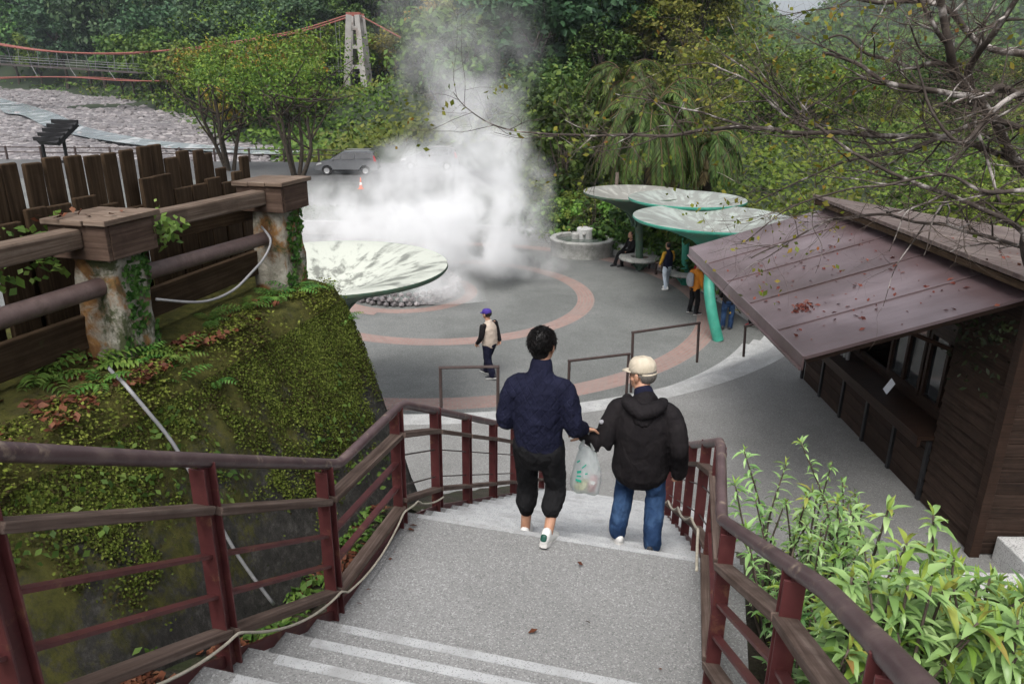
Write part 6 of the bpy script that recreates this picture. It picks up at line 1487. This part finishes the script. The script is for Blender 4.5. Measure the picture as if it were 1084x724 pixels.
def sitter():
    o = V((4.55, 28.35, 0)); r = thing('person', 'person in black sitting by the green column of the far canopy', 'person', o, math.radians(115))
    hc = V((0, .06, 1.18)); mb = MB(); Rm = head_chains(mb, hc, 0, -.1); sweep(mb, [(0, 0, .98), (0, .03, 1.12)], [.06, .053], n=12); sweep(mb, [(0, 0, .5), (0, -.02, .75), (0, 0, .97)], [(.14, .1), (.13, .1), (.12, .08)], n=14)
    L = {}
    for sg in (-1, 1):
        hp, kn, an = V((sg * .09, 0, .53)), V((sg * .11, .42, .52)), V((sg * .11, .62 if sg > 0 else .45, .09)); L[sg] = (hp, kn, an); sweep(mb, [hp, kn, an], [.07, .05, .034], n=10); sweep(mb, [an, an + V((0, .07, -.045))], [.03, .026], n=8)
    A = {}
    for sg in (-1, 1): A[sg] = (V((sg * .18, 0, .94)), V((sg * .24, .08, .7)), V((sg * .15, .3, .6))); sweep(mb, A[sg], [.045, .038, .027], n=10); hand_chains(mb, A[sg][2], (-.2 * sg, .9, -.2), (0, 0, -1), .17, .4, -sg)
    fuse('body', mb, .01, M['skin'], r, 2); eyes(r, hc, Rm); mb = MB(); ball(mb, hc + Rm @ V((0, -.03, .03)), (.084, .098, .094), 16); h = fuse('hair', mb, .012, M['hair'], r, 2)
    bm = bmesh.new(); bm.from_mesh(h.data); kill = [f for f in bm.faces if (lambda p: p.y > .05 and p.z < .08 or p.z < -.05)(f.calc_center_median() - hc)]; bmesh.ops.delete(bm, geom=kill, context='FACES'); bm.to_mesh(h.data); bm.free()
    mb = MB(); sweep(mb, [(0, 0, .5), (0, -.02, .72), (0, -.01, .9), (0, 0, 1.0)], [(.17, .13), (.18, .135), (.15, .11), (.08, .07)], n=18)
    for sg in (-1, 1): sweep(mb, [V((sg * .12, 0, .94)), A[sg][0], A[sg][1], A[sg][2]], [.07, .075, .062, .045], n=12)
    fuse('jacket', mb, .012, M['black_jkt'], r, 3, noise_post(.008, 12)); mb = MB(); sweep(mb, [(0, 0, .56), (0, .05, .54)], [(.16, .1), (.15, .1)], n=14)
    for sg in (-1, 1): sweep(mb, [L[sg][0], L[sg][1], L[sg][2]], [.095, .078, .07], n=12)
    fuse('trousers', mb, .012, M['black'], r, 3); [shoe(r, L[sg][2], (0, 1, 0), mats=('shoe_dark', 'shoe_dark')) for sg in (-1, 1)]
sitter()
# things left on the ring seat
b = thing('handbag', 'small red handbag standing on the ring seat', 'bag', (6.30, 25.0, .52), .4); mb = MB(); sweep(mb, [(0, 0, .06), (0, 0, .24)], [(.13, .07), (.10, .05)], n=14); fuse('bag_body', mb, .012, M['redcloth'], b, 2)
mb = MB(); mb.tube(catmull([(-.07, 0, .24), (-.05, 0, .36), (.05, 0, .36), (.07, 0, .24)], 5), .009, 6); mb.build('handle', M['redcloth'], b, smooth=True)
b = thing('bottle', 'pink drinks bottle beside the red handbag on the ring seat', 'bottle', (6.62, 25.1, .52)); mb = MB(); mb.lathe([(.0, 0), (.055, 0), (.06, .02), (.06, .24), (.03, .31), (.028, .33)], (0, 0, 0), 18); mb.build('bottle_body', M['pinkcloth'], b, smooth=True); mb = MB(); mb.lathe([(.032, .33), (.032, .37), (0, .37)], (0, 0, 0), 14); mb.build('cap', M['white_paint'], b, smooth=True)
# ------------------------------------------------------------------ silver people carrier on the road
def car(name, label, loc, rz):
    r = thing(name, label, 'car', loc, rz, 'parked cars on the road')   # nose towards -x
    prof = [(-2.28, .34), (-2.33, .52), (-2.27, .74), (-2.05, .86), (-1.35, 1.02), (-1.22, 1.06), (-.42, 1.56), (-.15, 1.66), (.6, 1.72), (1.5, 1.70), (1.98, 1.60), (2.16, 1.18), (2.26, 1.02), (2.29, .62), (2.24, .34)]
    wh = ((-1.42, .33), (1.38, .33))
    bot = []
    for cx_, cz in wh[::-1]: bot += [(cx_ + .41 * math.cos(a), .30 + .41 * math.sin(a)) for a in [math.radians(lerp(5, 175, i / 10)) for i in range(11)]]
    poly = prof + bot; body = MB(); rows = []
    def half(x, z): return (.88 - .10 * sstep(1.0, 1.72, z) * 1.6 - .05 * sstep(.5, .3, z)) - .12 * sstep(1.9, 2.35, abs(x))
    n = len(poly); pts = []
    for sg in (-1, -.86, .86, 1):
        for x, z in poly:
            f = 1.0 if abs(sg) == 1 else 1; cxx, czz = 0, .85; k = 1 if abs(sg) < 1 else 1
            y = sg * half(x, z); e = .035 if abs(sg) == 1 else 0; dx, dz = (x - cxx), (z - czz); l = math.hypot(dx / 2.3, dz / .9); pts.append((x - dx / 2.3 / l * e, y, z - dz / .9 / l * e))
    faces = [(i, i + n) if False else (s * n + i, s * n + (i + 1) % n, (s + 1) * n + (i + 1) % n, (s + 1) * n + i) for s in range(3) for i in range(n)] + [tuple(range(n - 1, -1, -1)), tuple(range(3 * n, 4 * n))]
    body.add(pts, faces); bo = body.build('body', M['car_paint'], r, smooth=True, auto=38)
    def side_panel(nm, poly, m, off=.006, par=None):
        for sg in (-1, 1):
            mb = MB(); mb.prism(poly, lambda x, z, t: (x, sg * (half(x, z) + lerp(-.02, off, t)), z)); mb.build(nm, M[m], par or r)
    side_panel('window', [(-.98, 1.12), (-.40, 1.14), (-.40, 1.52), (-.48, 1.50)], 'glass_dark'); side_panel('window', [(-.30, 1.14), (.62, 1.16), (.62, 1.62), (-.12, 1.60), (-.30, 1.55)], 'glass_dark'); side_panel('window', [(.72, 1.16), (1.82, 1.2), (1.72, 1.52), (1.5, 1.60), (.72, 1.62)], 'glass_dark')
    mb = MB(); mb.prism([(-1.17, 1.10), (-.46, 1.555), (-.44, 1.53), (-1.15, 1.075)], lambda x, z, t: (x - .012, lerp(-.68, .68, t), z + .012)); mb.build('windscreen', M['glass_dark'], r)
    mb = MB(); mb.prism([(2.015, 1.55), (2.16, 1.2), (2.19, 1.2), (2.04, 1.56)], lambda x, z, t: (x, lerp(-.66, .66, t), z)); mb.build('rear_window', M['glass_dark'], r)
    side_panel('sill', [(-1.0, .25), (.97, .25), (.97, .40), (-1.0, .40)], 'blackplastic', .012); side_panel('tail_lamp', [(2.03, .98), (2.20, .98), (2.12, 1.3), (1.98, 1.42)], 'lamp_red', .012); side_panel('headlamp', [(-2.2, .68), (-1.75, .80), (-1.78, .92), (-2.08, .85)], 'lamp_clear', .01)
    mb = MB(); mb.beam((2.27, -.8, .48), (2.27, .8, .48), .10, .2); mb.build('bumper', M['blackplastic'], r, bevel=.03)
    for cx_, cz in wh:
        for sg in (-1, 1):
            mb = MB(); m2 = MB(); m2.lathe([(.20, -.1), (.31, -.1), (.335, -.06), (.335, .06), (.31, .1), (.20, .1)], (0, 0, 0), 28); mb.add([(cx_ + p[0], sg * .76 + p[2], cz + p[1]) for p in m2.v], m2.f); t = mb.build('wheel', M['tyre'], r, smooth=True, auto=40)
            mb = MB(); m2 = MB(); m2.lathe([(.0, .07), (.06, .075), (.10, .05), (.19, .08), (.215, .095)], (0, 0, 0), 28); mb.add([(cx_ + p[0], sg * (.76 + p[2] + .005), cz + p[1]) for p in m2.v], m2.f); mb.build('rim', M['alloy'], t, smooth=True)
            for q in range(5): a = q * 2 * PI / 5; mb = MB(); mb.beam((cx_ + .05 * math.cos(a), sg * .862, cz + .05 * math.sin(a)), (cx_ + .2 * math.cos(a), sg * .866, cz + .2 * math.sin(a)), .05, .02, up=(0, 1, 0)); mb.build('spoke', M['alloy'], t)
    for sg in (-1, 1): mb = MB(); ball(mb, (-.95, sg * .98, 1.12), (.09, .08, .07), 10); mb.build('mirror', M['car_paint'], r, smooth=True); mb = MB(); mb.beam((-.1, sg * .62, 1.75), (1.7, sg * .62, 1.76), .03, .03); mb.build('roof_bar', M['alloy'], r)
car('parked_car', 'silver grey people carrier parked on the road behind the steam', (-12.3, 56.5, -.02), math.radians(3))
car('parked_car', 'silver grey car almost hidden inside the steam farther along the road', (-6.6, 60.0, -.02), math.radians(1))

# ------------------------------------------------------------------ suspension bridge
br = thing('suspension_bridge', 'suspension bridge with red cables and pale tower across the river', 'bridge', (-30, 150, 0))
def bb(nm, m, fn, par=None): mb = MB(); fn(mb); return mb.build(nm, M[m], par or br, smooth=False)
BO = V((-30, 150, 0))
for dy in (-1.6, 1.6):
    tw = bb('tower_leg', 'tower', lambda mb: [mb.beam(V((-31.9 + .2, 150 + dy * 1.2, 3)) - BO, V((-30.45, 150 + dy, 17.4)) - BO, 1.25, 1.2, taper=.85), mb.beam(V((-27.8, 150 + dy * 1.2, 3)) - BO, V((-28.7, 150 + dy, 17.4)) - BO, 1.35, 1.2, taper=.85)])
for z in (8.5, 12, 15.2): bb('tower_brace', 'tower', lambda mb: (mb.beam(V((-31.2, 148.4, z)) - BO, V((-28.0, 148.4, z)) - BO, .5, .7), mb.beam(V((-30, 148.2, z)) - BO, V((-30, 151.8, z)) - BO, .5, .7)))
bb('cable_saddle', 'pinkred', lambda mb: [mb.beam(V((-30.9, 150 + d, 17.6)) - BO, V((-28.2, 150 + d, 17.6)) - BO, .6, .5) for d in (-1.6, 1.6)])
cabl = [(-29.6, 17.7), (-40, 14.7), (-52, 12.6), (-63, 11.2), (-74, 10.45), (-86, 10.65), (-97, 11.95), (-112, 14.8), (-124, 17.7)]; low = [(-52, 6.0), (-71, 5.65), (-83, 6.2), (-98, 5.9), (-118, 4.4)]; deck = [(-27.5, 7.2), (-50, 6.9), (-70, 7.1), (-84, 7.75), (-97.5, 8.4), (-124, 9.6)]
def at_x(tab, x):
    for (a, za), (b, zb) in zip(tab, tab[1:]):
        if b <= x <= a: return lerp(za, zb, (x - a) / (b - a))
    return tab[-1][1]
def smooth_tab(tab): return [(p.x, p.z) for p in catmull([V((x, 0, z)) for x, z in tab], 5)]
cabl, low, deck = smooth_tab(cabl), smooth_tab(low), smooth_tab(deck)
for d in (-1.6, 1.6):
    bb('main_cable', 'pinkred', lambda mb: mb.tube([V((x, 150 + d, z)) - BO for x, z in cabl], .17, 6)); bb('wind_cable', 'pinkred', lambda mb: mb.tube([V((x, 150 + d * 2.2, z)) - BO for x, z in low], .12, 6))
    bb('back_stay', 'pinkred', lambda mb: mb.tube([V((-29, 150 + d, 17.6)) - BO, V((-12, 150 + d, 9)) - BO, V((2, 150 + d, 6)) - BO], .10, 6))
bb('deck', 'bridge_steel', lambda mb: [mb.beam(V((a, 150, za)) - BO, V((b, 150, zb)) - BO, 2.2, .35) for (a, za), (b, zb) in zip(deck, deck[1:])])
for d in (-1.1, 1.1):
    bb('deck_railing', 'bridge_wire', lambda mb: [mb.beam(V((a, 150 + d, za + h)) - BO, V((b, 150 + d, zb + h)) - BO, .05, .05) for (a, za), (b, zb) in zip(deck, deck[1:]) for h in (.6, 1.1, 1.5)])
x = -33.0; i = 0
while x > -123:
    zd, zc = at_x(deck, x), at_x(cabl, x)
    for d in (-1, 1): bb('hanger', 'bridge_wire', lambda mb: mb.tube([V((x, 150 + d * 1.1, zd)) - BO, V((x, 150 + d * 1.6, zc)) - BO], .045, 4))
    if i % 2 == 0 and x < -52: bb('tie', 'bridge_wire', lambda mb: mb.tube([V((x, 148.9, zd)) - BO, V((x + 2.2, 146.5, at_x(low, x + 2.2))) - BO], .05, 4))
    x -= 3.6; i += 1
# short pale crash barrier under the tower
# ------------------------------------------------------------------ steam and haze
def steam():
    t = NT('spring steam'); t.t.nodes.remove(t.b)
    P = t.n('ShaderNodeTexCoord').outputs['Object']
    blobs = [  # centre, radius, weight (metres, relative to the pool)
        ((.2, -.4, .5), (1.9, 1.7, 1.1), .5), ((1.1, -1.8, .3), (1.4, 1.2, .9), .6), ((.8, 1.0, 2.0), (2.6, 2.2, 1.9), 1.3), ((2.4, 1.6, 1.9), (2.0, 2.1, 1.9), 1.2), ((-1.7, 2.0, 1.7), (2.5, 2.2, 1.3), 1.0), ((-3.6, 4.0, 1.6), (2.5, 2.8, 1.3), .75), ((-1.7, 5.0, 2.6), (2.2, 2.4, 1.3), .5), ((2.0, 2.2, 3.7), (2.0, 2.0, 1.8), .85), ((1.5, 2.6, 5.1), (2.0, 2.0, 2.0), .45), ((.9, 3.2, 6.8), (2.0, 2.1, 2.1), .20), ((.3, 3.9, 9.0), (2.3, 2.3, 2.5), .11), ((2.8, 3.8, 7.6), (1.7, 2.0, 2.4), .06), ((3.5, 1.8, .8), (1.6, 1.8, 1.0), .3), ((-.1, 2.4, 3.9), (1.7, 1.7, 1.2), .6), ((-4.2, 2.4, 2.6), (1.2, 1.4, .8), .3)]
    wn = t.n('ShaderNodeTexNoise', _Vector=P, _Scale=.5, _Detail=5, _Roughness=.6).outputs['Color']
    off = t.n('ShaderNodeVectorMath', operation='SCALE', _0=t.n('ShaderNodeVectorMath', operation='SUBTRACT', _0=wn, _1=(.5, .5, .5)).outputs[0], _Scale=3.2).outputs[0]
    PP = t.n('ShaderNodeVectorMath', operation='ADD', _0=P, _1=off).outputs[0]; tot = None
    for c, r, w_ in blobs:
        q = t.n('ShaderNodeVectorMath', operation='DIVIDE', _0=t.n('ShaderNodeVectorMath', operation='SUBTRACT', _0=PP, _1=c).outputs[0], _1=r).outputs[0]
        l = t.n('ShaderNodeVectorMath', operation='LENGTH', _0=q).outputs['Value']; g = t.n('ShaderNodeMapRange', interpolation_type='SMOOTHSTEP', _0=l, _1=1.15, _2=.15, _3=0, _4=w_).outputs[0]
        tot = g if tot is None else t.math('MAXIMUM', tot, g) if False else t.math('ADD', tot, g)
    n1 = t.noise(P, .75, 5, .62, .6); n = t.ramp(n1, [(.40, .03), (.64, 1.0)])
    den = t.math('MULTIPLY', t.math('MULTIPLY', t.math('MINIMUM', tot, 1.3), n), 1.75)
    v = t.n('ShaderNodeVolumePrincipled', _Color=(.95, .955, .962, 1), _Density=den, _Anisotropy=.0); t.l(v.outputs[0], t.out.inputs['Volume'])
    mb = MB(); prof = [(.01, -.0), (3.4, .05), (5.6, .8), (6.6, 2.4), (6.4, 4.2), (6.2, 6.0), (6.0, 8.0), (6.0, 10.0), (4.4, 12.4), (.01, 13.0)]; m2 = MB(); m2.lathe(prof, (0, 0, 0), 28)
    mb.add([(p[0] * 1.1 + .4, p[1] * 1.15 + 2.2, p[2] + .02) for p in m2.v], m2.f)
    o = mb.build('steam', t.m, smooth=True); o.location = (-3.0, 24.2, .0); tag(o, 'white steam billowing up from the hot spring pool', kind='stuff')
    bm = bmesh.new(); bm.from_mesh(o.data); bmesh.ops.remove_doubles(bm, verts=bm.verts, dist=.02); bmesh.ops.recalc_face_normals(bm, faces=bm.faces); bm.to_mesh(o.data); bm.free()
steam()
def haze():
    t = NT('valley haze'); t.t.nodes.remove(t.b); v = t.n('ShaderNodeVolumePrincipled', _Color=(.80, .88, 1.0, 1), _Density=HAZE); t.l(v.outputs[0], t.out.inputs['Volume'])
    mb = MB(); mb.beam((0, -80, 125), (0, 3300, 125), 5600, 280); tag(mb.build('haze', t.m), kind='stuff')
HAZE = .00014
haze()
